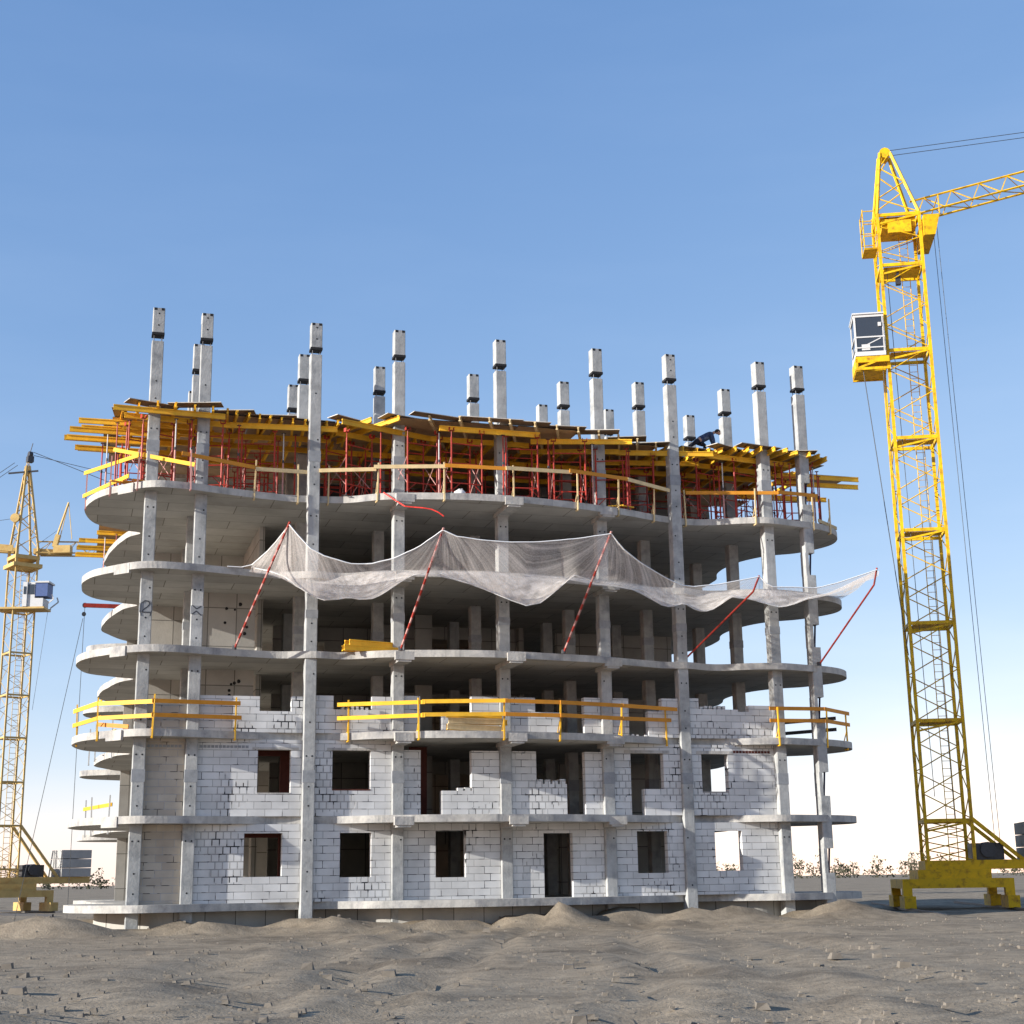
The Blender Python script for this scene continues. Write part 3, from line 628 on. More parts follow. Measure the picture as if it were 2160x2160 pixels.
# ------------------------------------------------------------------ guardrails
def guard(label, posts, boards, pk='timber', zf=0, h=1.15):
    r = empty("guardrail", G(posts[0][0], posts[0][1], zf), TH); r0 = Vector((posts[0][0], -posts[0][1], zf))
    tag(r, label, "guardrail", "edge guardrails")
    for s, t in posts:
        q = MB(); p = L(s, t, zf) - r0; ln = random.uniform(-.05, .05)
        q.bar(p + Vector((0, 0, -.3)), p + Vector((ln, random.uniform(-.03, .03), h)), .05, .05); q.box(p.x - .03, p.x + .03, p.y, p.y + .3, .0, .03); q.box(p.x - .03, p.x + .03, p.y, p.y + .22, -.32, -.27)
        q.bar(p + Vector((0, .28, .02)), p + Vector((0, .02, .42)), .03, .03)
        q.build("post", M[pk], r)
    for a, b, k in boards:
        q = MB(); q.bar(L(*a) - r0, L(*b) - r0, .04, .14); q.build("rail_board", M[k], r)
E5, E2, E1 = FLOOR[5], FLOOR[2], FLOOR[1]
guard("yellow board guardrail around the left rounded end of the top slab", [(-15.1, -2.6), (-14.3, -.4), (-13.4, .7), (-11.6, 1.05)],
      [((-15.2, -2.7, 16.35), (-13.4, .75, 16.2), 'yellow'), ((-14.25, -.35, 16.66), (-11.5, 1.1, 15.88), 'yellow'), ((-11.95, 1.08, 16.28), (-9.1, .33, 16.1), 'orange'), ((-15.2, -2.6, 15.45), (-13.7, .5, 15.5), 'yellow')], 'pink', E5)
guard("pale and orange board guardrail along the bulging middle of the top slab", [(s, edge(s) + .04) for s in (-9.3, -7.7, -6.6, -4.95, -2.6, .0, 2.6, 4.4, 6.1)],
      [((-9.3, .4, 16.06), (-7.4, .15, 16.13), 'timber'), ((-7.0, .35, 16.16), (-5.0, .95, 16.18), 'timber'), ((-5.1, 1.0, 16.25), (-2.5, 1.62, 16.27), 'timber'), ((-2.6, 1.66, 16.29), (-.3, 1.86, 16.26), 'orange'), ((-.35, 1.90, 16.27), (2.3, 1.6, 16.36), 'timber'), ((2.2, 1.66, 16.40), (4.8, 1.0, 16.40), 'orange'), ((4.75, 1.04, 16.38), (6.8, .2, 16.28), 'timber')], 'timber', E5)
guard("single orange board guardrail along the right lobe of the top slab", [(7.6, edge(7.6) + .04), (10.2, edge(10.2) + .04), (12.9, edge(12.9) + .04), (13.9, edge(13.9) + .04)],
      [((7.55, .05, 16.27), (11.2, .9, 16.27), 'orange'), ((11.1, .94, 16.29), (13.0, .6, 16.33), 'orange'), ((13.2, .2, 15.42), (14.6, -.9, 15.42), 'timber')], 'timber', E5)
guard("two-rail yellow guardrail around the left end of the half-walled floor", [(-14.95, -2.6), (-14.3, -.4), (-12.55, .98), (-9.75, .5)],
      [((-15.1, -2.8, 7.6), (-14.2, -.3, 7.68), 'yellow'), ((-14.3, -.35, 7.62), (-12.5, 1.03, 7.58), 'yellow'), ((-12.6, 1.03, 7.6), (-9.6, .5, 7.62), 'orange'), ((-15.1, -2.8, 7.1), (-14.2, -.3, 7.15), 'yellow'), ((-14.3, -.35, 7.13), (-12.5, 1.03, 7.11), 'yellow'), ((-12.6, 1.03, 7.13), (-9.55, .5, 7.13), 'orange'), ((-14.3, -.7, 6.95), (-13.3, .2, 6.8), 'orange')], 'yellow', E2)
guard("long two-rail yellow guardrail along the middle of the half-walled floor", [(s, edge(s) + .04) for s in (-5.8, -3.5, -.5, 1.65, 4.2, 6.3)],
      [((-6.2, .3, 7.66), (-3.3, 1.46, 7.68), 'yellow'), ((-3.4, 1.44, 7.70), (-.4, 1.85, 7.74), 'yellow'), ((-.5, 1.88, 7.73), (1.7, 1.72, 7.73), 'orange'), ((1.6, 1.76, 7.73), (4.3, 1.15, 7.72), 'orange'), ((4.2, 1.19, 7.72), (6.7, .3, 7.72), 'orange'),
       ((-6.2, .3, 7.18), (-3.3, 1.46, 7.22), 'yellow'), ((-3.4, 1.44, 7.24), (-.4, 1.85, 7.27), 'yellow'), ((-.5, 1.88, 7.26), (1.7, 1.72, 7.26), 'orange'), ((1.6, 1.76, 7.27), (4.3, 1.15, 7.25), 'orange'), ((4.2, 1.19, 7.25), (6.4, .4, 7.3), 'orange')], 'yellow', E2)
guard("two-rail orange guardrail around the right end of the half-walled floor", [(10.65, .78), (12.9, .32), (14.3, -.65)],
      [((10.3, .75, 7.78), (12.9, .38, 7.84), 'orange'), ((12.8, .42, 7.84), (14.5, -.75, 7.8), 'orange'), ((10.3, .75, 7.32), (12.9, .38, 7.38), 'orange'), ((12.8, .42, 7.38), (14.5, -.75, 7.36), 'orange'),
       ((12.6, -4.8, 7.75), (14.7, -2.2, 7.78), 'steel'), ((12.6, -4.8, 7.3), (14.7, -2.2, 7.33), 'steel'), ((10.9, -5.5, 7.1), (12.7, -4.9, 7.1), 'steel')], 'yellow', E2)
guard("short yellow guardrail on the second left lobe, half-walled floor", [(-14.4, -11.3), (-14.2, -9.2), (-13.6, -7.6)], [((-14.5, -11.5, 7.4), (-13.5, -7.5, 7.4), 'yellow')], 'white', E2)
guard("short yellow guardrail on the second left lobe just above the yard storey", [(-14.4, -11.3), (-14.2, -9.2), (-13.6, -7.6)], [((-14.5, -11.5, 4.6), (-13.5, -7.5, 4.6), 'yellow')], 'white', E1)
rl = empty("metal_railing", G(11.9, -3.6, E1), TH); tag(rl, "light grey metal grid railing between the two right end columns", "railing")
q = MB()
for k in range(7): q.tube((-1.2 + k * .4, 0, 0), (-1.2 + k * .4, 0, 1.1), .02, 6)
q.build("baluster", M['steel'], rl); q = MB()
for z0 in (.25, .7, 1.1): q.tube((-1.2, 0, z0), (1.2, 0, z0), .022, 6)
q.build("rail", M['steel'], rl)

# ------------------------------------------------------------------ stacks and loose boards
for k in range(5):
    beam(G(-4.95 + random.uniform(-.14, .14), .22 + .17 * (k % 3) + random.uniform(-.03, .03), 9.53 + .1 + .2 * (k // 3) + .012), .25 + random.uniform(-.05, .05), 2.1, 'yellow', "yellow beam in the small stack under the net, " + ("bottom layer, ", "top layer, ")[k // 3] + ("back", "middle", "front")[k % 3] , "yellow beams stacked under the net")
for k in range(5):
    beam(G(-1.35 + random.uniform(-.2, .2), 1.15 + .18 * (k % 2) + random.uniform(-.03, .03), 6.68 + .14 + .23 * (k // 2)), .1 + random.uniform(-.05, .05), 2.1, 'timber' if k % 2 else 'yellow', ("pale" if k % 2 else "yellow") + " beam in the stack behind the middle guardrail, " + ("bottom", "middle", "top")[k // 2] + " layer", "beams stacked behind the guardrail", pitch=random.uniform(-.02, .02))
for kb, (s, t, a, l) in enumerate(((-13.6, -.3, .5, 1.6), (-13.0, -.1, .3, 1.9), (-12.3, .1, .1, 1.5), (4.4, .6, -.5, .6), (4.9, .55, .3, .5), (-13.0, .2, .35, 1.2))):
    q = MB(); q.bar((-l / 2, 0, 0), (l / 2, 0, 0), .14, .04); o = q.build("loose_board", M['orange'] if s < 0 else M['yellow'], None, G(s, t, E5 + .06 + random.uniform(0, .1)), TH + a)
    tag(o, ("first", "second", "third", "", "", "small")[kb] + " loose orange board on the top slab near the left end" if s < 0 else ("longer", "shorter")[kb % 2 == 0] + " yellow offcut lying on the top slab edge in mid right", "board", "loose boards left end" if s < 0 else "yellow offcuts on the top slab")
def heap(name, label, cat, p, sx, sy, sz, m):
    q = MB(); n, k = 14, 6; vs = []
    for j in range(k):
        for i in range(n):
            a = 2 * PI * i / n; f = math.cos(j / (k - 1) * PI / 2); hz = math.sin(j / (k - 1) * PI / 2); r = 1 + .35 * mnoise.noise(Vector((math.cos(a) * 1.7, math.sin(a) * 1.7, j + p.x)))
            vs.append((sx * f * r * math.cos(a), sy * f * r * math.sin(a), sz * hz * (1 + .5 * mnoise.noise(Vector((a * 2, j, p.y))))))
    q.add(vs, [(j * n + i, j * n + (i + 1) % n, (j + 1) * n + (i + 1) % n, (j + 1) * n + i) for j in range(k - 1) for i in range(n)])
    return tag(q.build(name, m, None, p, TH, smooth=True), label, cat)
heap("white_heap", "crumpled made-up white heap on the deck right of the tall third column", "white heap", G(-6.3, -1.6, 18.2), .55, .4, .32, M['sheet'])  # made-up lump standing in for sunlit plywood edges and snow
heap("white_heap", "small made-up white bundle on the deck beside the larger crumpled heap", "white heap", G(-5.35, -1.9, 18.2), .28, .3, .3, M['sheet'])  # smaller invented lump for the same bright patch
heap("cement_bag", "white sack lying on the top slab behind the orange rail", "sack", G(-1.85, 1.0, E5), .26, .2, .3, M['sheet'])
q = MB()
tp = [(-4.75, edge(-4.75) + .05, 15.3), (-4.4, 1.25, 15.0), (-4.05, 1.45, 14.72), (-3.7, 1.5, 14.69), (-3.4, 1.6, 14.66), (-3.1, 1.62, 14.62), (-2.85, 1.68, 14.5), (-2.66, 1.7, 14.36)]
P0 = Vector((tp[0][0], -tp[0][1], tp[0][2]))
for a, b in zip(tp, tp[1:]): q.bar(L(*a) - P0, L(*b) - P0, .006, .045)
tag(q.build("barrier_tape", M['tape'], None, G(*tp[0]), TH), "red barrier tape hanging below the top slab edge", "barrier tape")

ORD2 = ["leftmost", "second", "third", "fourth", "fifth", "sixth", "seventh", "eighth", "ninth", "tenth", "eleventh", "twelfth"]
from collections import defaultdict
bb = defaultdict(list)
for base_, by, s, o in BAYED: bb[base_, by].append((s, o))
for (base_, by), lst in bb.items():
    lst.sort(key=lambda e: e[0])
    for k, (s, o) in enumerate(lst): o["label"] = base_ + " " + by + ("" if len(lst) == 1 else (", leftmost" if k == 0 else ", rightmost" if k == len(lst) - 1 else ", %s from left" % ORD[k]))

# ------------------------------------------------------------------ safety net and its poles
NET = [tuple(v) for v in [(-9.35,0.5,12.51,-9.34,0.41,12.45),(-9.14,1.03,12.66,-9.08,0.62,12.35),(-8.93,1.56,12.81,-8.83,0.86,12.25),(-8.73,2.08,13.02,-8.58,1.1,12.13),(-8.54,2.61,13.26,-8.33,1.35,11.99),(-8.4,3.0,13.44,-8.15,1.53,11.82),(-8.14,3.02,13.13,-7.89,1.53,11.62),(-7.9,3.04,12.87,-7.65,1.53,11.47),(-7.67,3.06,12.63,-7.4,1.53,11.33),(-7.43,3.07,12.51,-7.16,1.53,11.22),(-7.2,3.09,12.39,-6.92,1.55,11.15),(-6.96,3.11,12.32,-6.68,1.58,11.17),(-6.73,3.13,12.26,-6.45,1.6,11.19),(-6.49,3.15,12.19,-6.21,1.62,11.24),(-6.26,3.16,12.14,-5.97,1.68,11.24),(-6.02,3.18,12.14,-5.74,1.73,11.19),(-5.79,3.2,12.15,-5.5,1.78,11.2),(-5.56,3.27,12.16,-5.28,1.88,11.21),(-5.34,3.34,12.22,-5.05,1.98,11.31),(-5.11,3.41,12.27,-4.83,2.08,11.44),(-4.89,3.48,12.32,-4.61,2.18,11.59),(-4.66,3.56,12.42,-4.38,2.28,11.75),(-4.44,3.63,12.53,-4.16,2.37,11.89),(-4.21,3.7,12.63,-3.92,2.43,12.0),(-3.98,3.77,12.76,-3.69,2.5,12.04),(-3.76,3.84,12.93,-3.46,2.56,12.05),(-3.53,3.91,13.09,-3.22,2.62,12.05),(-3.31,3.98,13.26,-2.99,2.68,12.04),(-3.25,4.0,13.29,-2.94,2.7,12.01),(-3.0,4.02,13.18,-2.68,2.73,11.91),(-2.76,4.03,13.08,-2.44,2.76,11.83),(-2.51,4.05,13.06,-2.2,2.79,11.75),(-2.27,4.06,13.03,-1.95,2.82,11.68),(-2.03,4.08,13.0,-1.71,2.85,11.59),(-1.79,4.1,12.98,-1.47,2.88,11.5),(-1.55,4.11,12.97,-1.23,2.91,11.4),(-1.3,4.13,12.96,-0.99,2.94,11.3),(-1.06,4.14,12.95,-0.74,2.97,11.2),(-0.82,4.16,12.95,-0.49,2.97,11.11),(-0.57,4.18,12.96,-0.24,2.97,11.04),(-0.33,4.19,12.97,0.01,2.97,10.96),(-0.08,4.2,12.98,0.27,2.97,11.02),(0.17,4.21,13.0,0.53,2.96,11.08),(0.42,4.22,13.03,0.79,2.95,11.27),(0.67,4.23,13.06,1.05,2.95,11.48),(0.92,4.24,13.09,1.32,2.94,11.71),(1.17,4.25,13.13,1.58,2.93,11.94),(1.43,4.25,13.16,1.85,2.92,12.14),(1.68,4.26,13.2,2.11,2.91,12.09),(1.94,4.27,13.25,2.38,2.9,12.02),(2.19,4.28,13.3,2.64,2.9,11.95),(2.45,4.29,13.34,2.91,2.88,11.92),(2.7,4.3,13.39,3.18,2.86,11.91),(2.78,4.3,13.41,3.26,2.86,11.91),(3.05,4.21,13.14,3.53,2.79,11.9),(3.31,4.12,12.91,3.8,2.72,11.89),(3.58,4.03,12.75,4.08,2.64,11.86),(3.85,3.94,12.6,4.35,2.56,11.82),(4.12,3.85,12.46,4.63,2.49,11.77),(4.4,3.76,12.35,4.9,2.41,11.61),(4.67,3.67,12.24,5.18,2.32,11.44),(4.95,3.58,12.13,5.46,2.22,11.32),(5.23,3.49,12.03,5.75,2.13,11.29),(5.51,3.4,11.95,6.05,2.03,11.34),(5.79,3.31,11.87,6.35,1.93,11.46),(6.08,3.22,11.87,6.65,1.83,11.45),(6.34,3.19,11.86,6.93,1.76,11.31),(6.6,3.17,11.9,7.21,1.7,11.25),(6.86,3.15,11.94,7.49,1.64,11.27),(7.13,3.13,11.97,7.78,1.58,11.37),(7.39,3.11,12.01,8.07,1.55,11.56),(7.66,3.1,12.07,8.35,1.52,11.76),(7.92,3.08,12.13,8.64,1.49,11.95),(8.19,3.06,12.19,8.91,1.46,11.91),(8.46,3.04,12.25,9.17,1.47,11.86),(8.73,3.02,12.31,9.42,1.49,11.82),(9.0,3.01,12.37,9.68,1.51,11.76),(9.09,3.0,12.39,9.76,1.51,11.73),(9.33,3.0,12.16,10.01,1.53,11.67),(9.61,3.0,12.03,10.27,1.58,11.6),(9.89,3.0,12.03,10.53,1.65,11.54),(10.17,3.0,12.04,10.78,1.72,11.57),(10.46,3.0,12.05,11.04,1.79,11.65),(10.74,3.0,12.05,11.32,1.82,11.77),(11.02,3.0,12.05,11.61,1.85,11.88),(11.31,3.0,12.05,11.89,1.88,11.95),(11.6,3.0,12.1,12.18,1.89,12.03),(11.89,3.0,12.18,12.5,1.86,12.11),(12.19,3.0,12.26,12.82,1.83,12.24),(12.49,3.0,12.35,13.14,1.8,12.37),(12.78,3.0,12.45,13.47,1.76,12.53),(13.08,3.0,12.55,13.8,1.72,12.68),(13.38,3.0,12.65,14.14,1.68,12.83),(13.68,3.0,12.75,14.48,1.64,12.99),(13.99,3.0,12.86,14.82,1.59,13.15),(14.03,3.0,12.87,14.87,1.59,13.17)]]
ref = Vector((-9.35, -.5, 12.5)); K = 12; nm = MB(); uvs = []
for i, (os_, ot, oz, bs, bt, bz) in enumerate(NET):
    O = L(os_, ot, oz); Bp = L(bs, bt, bz); si = max(-10.4, min(14.3, bs - .1)); I = L(si, edge(si) + .03, 12.36)
    pts = crom([(*O,), (*((O * .5 + Bp * .5) + Vector((0, 0, -.16 * (O - Bp).length))),), (*Bp,), (*(Bp * .45 + I * .55 + Vector((0, 0, -.12))),), (*I,)], 3)
    tips = [Vector((-8.4, 0, 13.44)), Vector((-3.25, 0, 13.29)), Vector((2.85, 0, 13.4)), Vector((9.08, 0, 12.35)), Vector((14.03, 0, 12.87))]
    for j, p in enumerate(pts):
        il = max([q for q in range(5) if tips[q].x <= p.x] or [0]); A_, B_ = tips[min(il, 3)], tips[min(il, 3) + 1]; f = max(0, (p.x - A_.x) / (B_.x - A_.x))
        if p.x < tips[0].x: f = (tips[0].x - p.x) / 5.0
        wx = min(f, abs(1 - f)) * (B_.x - A_.x); dz_ = max(0, A_.z + (B_.z - A_.z) * f - p.z)
        u = math.atan2(wx + .05, dz_ + .3) * 3.2 + il * 7.3 * 0
        u = u if f < .5 else u + .0
        fold = .07 * mnoise.noise(Vector((u * 3.1, j * .08, 1))) * math.sin(PI * j / (len(pts) - 1))
        nm.v.append(tuple(p - ref + Vector((0, fold, fold * .6)))); uvs.append((u + .35 * p.x, j / K))
NP = len(pts)
for i in range(len(NET) - 1):
    for j in range(NP - 1): nm.f.append((i * NP + j, (i + 1) * NP + j, (i + 1) * NP + j + 1, i * NP + j + 1)); nm.m.append(0)
me = bpy.data.meshes.new("safety_net"); me.from_pydata(nm.v, [], nm.f); me.materials.append(M['net'])
ul = me.uv_layers.new(name="UVMap")
for l in me.loops: ul.data[l.index].uv = uvs[l.vertex_index]
me.polygons.foreach_set("use_smooth", [True] * len(nm.f))
no = empty("safety_net", G(ref.x, -ref.y, ref.z), TH); tag(no, "pale translucent safety net sagging in scallops between the red poles", "safety net")
fo = bpy.data.objects.new("net_cloth", me); C.objects.link(fo); fo.parent = no
rp = MB(); rp.path([L(a[0], a[1], a[2]) - ref for a in NET], .022, 5)
rp.path([L(-10.2, edge(-10.2) + .05, 12.42) - ref, L(-9.7, edge(-9.7) + .15, 12.42) - ref, L(*NET[0][:3]) - ref], .02, 5)
rp.build("edge_rope", M['sheet'], no)
hem = MB(); hem.path([L(a[3], a[4], a[5]) - ref for a in NET], .018, 5); hem.build("lower_rope", M['sheet'], no)
POLES = [((-9.85, .3, 9.53), (-8.4, 3.0, 13.50), 0, "striped red pole holding the net's left corner"),
         ((-4.13, 1.2, 9.53), (-3.25, 4.0, 13.33), 0, "striped red pole rising beside the yellow beam stack"),
         ((1.81, 1.6, 9.53), (2.78, 4.3, 13.45), 0, "striped red pole holding the tallest middle peak of the net"),
         ((7.1, -.1, 9.53), (9.08, 3.0, 12.38), 1, "red pole with bent tip leaning across the right bays under the net"),
         ((12.65, .5, 9.53), (14.03, 3.0, 12.9), 1, "dark red pole with bent tip at the far right end of the net")]
for a, b, bent, lab in POLES:
    A, Bv = L(*a), L(*b); q = MB(); d = (Bv - A)
    if bent:
        k_ = A + d * .86 + Vector((.16, -.1, -.10)); segs = [(A, k_), (k_, Bv + Vector((0, 0, .05)))]
    else: segs = [(A, Bv + d * .01)]
    n = 0
    for p0, p1 in segs:
        ns = max(1, int((p1 - p0).length / .22))
        for i in range(ns): q.tube(p0 + (p1 - p0) * i / ns - A, p0 + (p1 - p0) * (i + 1) / ns - A, .042 if not bent else .036, 7, m=(n % 2 if not bent else 0)); n += 1
    q.tube((0, 0, -.02), (0, 0, .12), .08, 8, m=2)
    tag(q.build("net_pole", [M['red'], M['pink'], M['steel']], None, G(*a), TH), lab, "net pole", "red net poles")

# hoist sticking out from the second left lobe
h = empty("hoist_beam", G(-13.2, -9, 12.41), TH); tag(h, "dark red hoist beam with pulley and two hanging ropes on the left rear lobe", "hoist")
q = MB(); q.bar((.6, 0, .14), (-1.75, 0, .14), .12, .16); q.build("beam", M['red'], h)
q = MB(); q.tube((-1.7, -.05, .14), (-1.7, .05, .14), .10, 12); q.tube((-1.72, -.05, -.22), (-1.72, .05, -.22), .085, 12); q.build("pulley", M['steel'], h)
q = MB(); q.tube((-1.7, 0, .1), (-1.72, 0, -12.3), .012, 5); q.tube((-1.75, 0, -.4), (-3.6, -3, -12.3), .012, 5); q.build("rope", M['cable'], h)

# ------------------------------------------------------------------ cranes
def crane(name, label, loc, yaw, wd, zs, ch, key, head_top, jib, style):
    r = empty(name, loc, yaw); tag(r, label, "tower crane"); h = wd / 2; mk = M[key]
    for k, (z0, z1) in enumerate(zip(zs, zs[1:])):
        q = MB()
        for x in (-h, h):
            for y in (-h, h): q.box(x - ch / 2, x + ch / 2, y - ch / 2, y + ch / 2, z0, z1)
        for x in (-h, h): q.box(x - ch * .35, x + ch * .35, -h + ch / 2, h - ch / 2, z1 - ch * 1.1, z1)
        for y in (-h, h): q.box(-h + ch / 2, h - ch / 2, y - ch * .35, y + ch * .35, z1 - ch * 1.1, z1)
        if style == 'big':
            q.box(-h + ch, h - ch, -h + ch, h * .1, z1 - ch * 1.2, z1 - ch * 1.0)
            q.bar((-h, -h, z1 - .55), (h, -h, z1 - ch), .09, .09)
        o = q.build("mast_section", mk, r)
        b = MB(); n = 4 if style == 'big' else 3; dz = (z1 - z0) / n; dr = .028 if style == 'big' else .018
        for i in range(n):
            a0, a1 = z0 + i * dz, z0 + (i + 1) * dz; s = 1 if i % 2 else -1
            b.tube((-h * s, -h, a0), (h * s, -h, a1), dr, 5); b.tube((h * s, h, a0), (-h * s, h, a1), dr, 5)
            b.tube((-h, h * s, a0), (-h, -h * s, a1), dr, 5); b.tube((h, -h * s, a0), (h, h * s, a1), dr, 5)
        b.build("bracing", mk, o)
    q = MB(); x = h * .35
    for s in (-.2, .2): q.tube((x + s, h * .5, zs[0]), (x + s, h * .5, zs[-1]), .022, 5)
    z = zs[0]
    while z < zs[-1]: q.tube((x - .2, h * .5, z), (x + .2, h * .5, z), .014, 4); z += .35
    q.build("ladder", mk, r)
    return r, h
def base(r, h, z1, key):
    q = MB(); q.box(-2.4, 2.4, -2.4, 2.4, .95, 1.35); q.box(-1.6, 1.6, -1.6, 1.6, 1.35, 1.75)
    for x in (-2.2, 2.2):
        for y in (-2.2, 2.2): q.box(x - .25, x + .25, y - .9, y + .9, .1, .62); q.box(x - .2, x + .2, y - .2, y + .2, .62, .95)
    q.build("undercarriage", M[key], r)
    q = MB(); q.box(-1.2, 5.2, -1.2, 1.2, 1.75, 2.15)
    q.bar((3.2, -.9, 2.1), (h, -h, z1), .16, .16); q.bar((3.2, .9, 2.1), (h, h, z1), .16, .16); q.build("slewing_platform", M[key], r)
    for k in range(3): q = MB(); q.box(3.3, 5.2, -1.3, 1.3, 2.16 + .56 * k, 2.68 + .56 * k); q.build("ballast_block", M['ballast'], r)
    q = MB(); q.box(1.0, 2.4, -.6, .6, 2.16, 2.9); q.tube((1.7, -.75, 2.6), (1.7, .75, 2.6), .35, 12); q.build("winch", M['steel'], r)
    q = MB()
    for x in (-2.2, 2.2): q.box(x - .05, x + .05, -14, 14, -.02, .12)
    for k in range(-14, 15): q.box(-2.9, 2.9, k - .12, k + .12, -.12, -.03)
    tag(q.build("crane_track", [M['steel']], None, r.location, r.rotation_euler.z), "steel rail track under the " + ("near yellow crane right of the building" if r.location.x > 0 else "far faded crane left of the building"), "track")

# near crane on the right
zs = [2.15, 4.0, 8.54, 13.11, 17.6, 22.2, 26.7, 31.2, 33.9]
r, h = crane("tower_crane", "tall bright yellow lattice tower crane with white cab right of the building", (19.78, 70, 0), math.radians(-7.5), 2.05, zs, .145, 'crane', 36, 1, 'big')
base(r, h, 4.0, 'crane')
cb = MB(); x0, x1, y0, y1, z0, z1 = -2.62, -1.16, -1.35, .35, 26.3, 28.42
for x in (x0, x1 - .09):
    for y in (y0, y1 - .09): cb.box(x, x + .09, y, y + .09, z0, z1)
for (za, zb) in ((z1 - .10, z1 + .03), (27.24, 27.31), (z0, z0 + .22), (26.70, 26.76)):
    cb.box(x0, x1, y0 - .01, y0 + .06, za, zb); cb.box(x0 - .01, x0 + .06, y0 + .06, y1, za, zb)
cb.box(x0, x1, y1 - .05, y1, z0, z1); cb.box(x1 - .05, x1, y0, y1, z0, z1); cb.box(x0 - .05, x1 + .02, y0 - .08, y1 + .05, z1 + .03, z1 + .10)
cab = cb.build("cab", M['white'], r)
for a in (0, 1):
    p = MB()
    if a == 0: p.box(x0 + .09, x1 - .09, y0 + .03, y0 + .04, z0 + .2, z1 - .1)
    else: p.box(x0 + .03, x0 + .04, y0 + .09, y1 - .09, z0 + .2, z1 - .1)
    p.build("window_pane", M['glass'], cab)
p = MB(); p.bar((-2.2, y0 + .02, 26.8), (-1.35, y0 + .02, 27.2), .02, .05); p.box(-2.3, -1.9, y0 + .015, y0 + .025, 26.6, 26.9); p.box(-1.45, -1.3, y0 - .05, y0 + .02, 27.8, 28.0); p.build("cab_lamp_and_wiper", M['white'], cab)
q = MB(); q.box(x0 - .02, -h, y0, y1 + .2, 26.17, 26.27); q.box(x0 - .02, -h, y0, y0 + .08, 25.97, 26.17); q.box(x0 - .02, -h, y0, y0 + .1, 25.59, 25.72); q.box(x0 - .02, -h, y1 + .1, y1 + .2, 25.59, 25.72)
q.bar((x0, y0 + .04, 25.67), (-1.2, y0 + .04, 26.17), .06, .1); q.box(x0 - .02, x0 + .08, y0, y1 + .2, 25.72, 26.17); q.box(x0, -1.2, y0 + .3, y1, 25.62, 25.67)
q.build("cab_platform", M['crane'], r)
# head of the near crane: guarded landing, side platform, peak and jib
q = MB()
for x in (-1.75, -1.15):
    for y in (-1.0, .2): q.tube((x, y, 32.1), (x, y, 34.2), .03, 5)
for z0 in (32.1, 32.75, 33.4, 34.1):
    q.tube((-1.75, -1.0, z0), (-1.15, -1.0, z0), .03, 5); q.tube((-1.75, -1.0, z0), (-1.75, .2, z0), .03, 5); q.tube((-1.75, .2, z0), (-1.15, .2, z0), .03, 5)
q.box(-1.78, -1.12, -1.0, .2, 32.04, 32.09); q.build("ladder_cage", M['crane'], r)
q = MB(); q.add([(1.15, -1.3, 32.5), (1.7, -1.3, 32.5), (1.7, 1.2, 32.5), (1.15, 1.2, 32.5), (1.15, -1.5, 33.5), (1.95, -1.5, 33.5), (1.95, 1.4, 33.5), (1.15, 1.4, 33.5)], [(0, 1, 2, 3), (0, 4, 5, 1), (1, 5, 6, 2), (2, 6, 7, 3), (3, 7, 4, 0), (4, 7, 6, 5)])
for y in (-1.5, 1.4): q.tube((1.95, y, 33.5), (1.95, y, 34.5), .03, 5)
q.tube((1.95, -1.5, 34.5), (1.95, 1.4, 34.5), .03, 5); q.build("side_platform", M['crane'], r)
q = MB(); q.box(-.2 - .12, -.2 + .12, -.72, -.48, 30.2, 30.7); q.box(-.26, -.14, -.66, -.54, 30.7, 30.95); q.build("hook_block", M['steel'], r)
q = MB(); q.box(-.9, .9, -.8, .3, 30.9, 31.02); q.build("inner_platform", M['crane'], r)
q = MB(); q.box(-.8, .85, -.9, .9, 33.2, 33.65); q.box(-.55, .6, -1.05, -.9, 32.85, 33.5); q.build("machinery_deck", M['crane'], r)
q = MB()
for x, y in ((-h, -h), (h, -h), (-h, h), (h, h)): q.bar((x, y, 33.9), (x * .25 - .3, y * .3, 37.6), .13, .13)
for k in range(4):
    f0, f1 = k / 4, (k + 1) / 4; s = 1 if k % 2 else -1
    for y in (-1, 1): q.tube((-h * (1 - f0 * .75) * s - .3 * f0, y * h * (1 - .7 * f0), 33.9 + 3.7 * f0), (h * (1 - f1 * .75) * s - .3 * f1, y * h * (1 - .7 * f1), 33.9 + 3.7 * f1), .035, 5)
q.tube((-.3, -.35, 37.6), (-.3, .35, 37.6), .28, 12); q.build("mast_head", M['crane'], r)
q = MB(); jd = Vector((math.cos(.26), .12, math.sin(.26))).normalized(); jo = Vector((h, 0, 34.0)); up_ = Vector((-math.sin(.26), 0, math.cos(.26)))
for k in range(18):
    a, b = jo + jd * 1.5 * k, jo + jd * 1.5 * (k + 1)
    for y in (-.5, .5): q.tube(a + Vector((0, y, 0)), b + Vector((0, y, 0)), .06, 5)
    q.tube(a + up_ * .95, b + up_ * .95, .06, 5)
    for y in (-.5, .5): q.tube(a + Vector((0, y, 0)), (a + b) / 2 + up_ * .95, .03, 4); q.tube((a + b) / 2 + up_ * .95, b + Vector((0, y, 0)), .03, 4)
    q.tube(a + Vector((0, -.5, 0)), b + Vector((0, .5, 0)), .03, 4)
q.build("jib", M['crane'], r)
q = MB(); tip = jo + jd * 25
for y in (-.3, .3): q.tube((-.2, y, 37.7), tip + Vector((0, y, .5)), .018, 4)
for x, y, xb in ((1.72, -.6, 2.05), (1.98, -.2, 2.35)): q.tube((x, y, 33.6), (xb, y, 2.6), .014, 4)
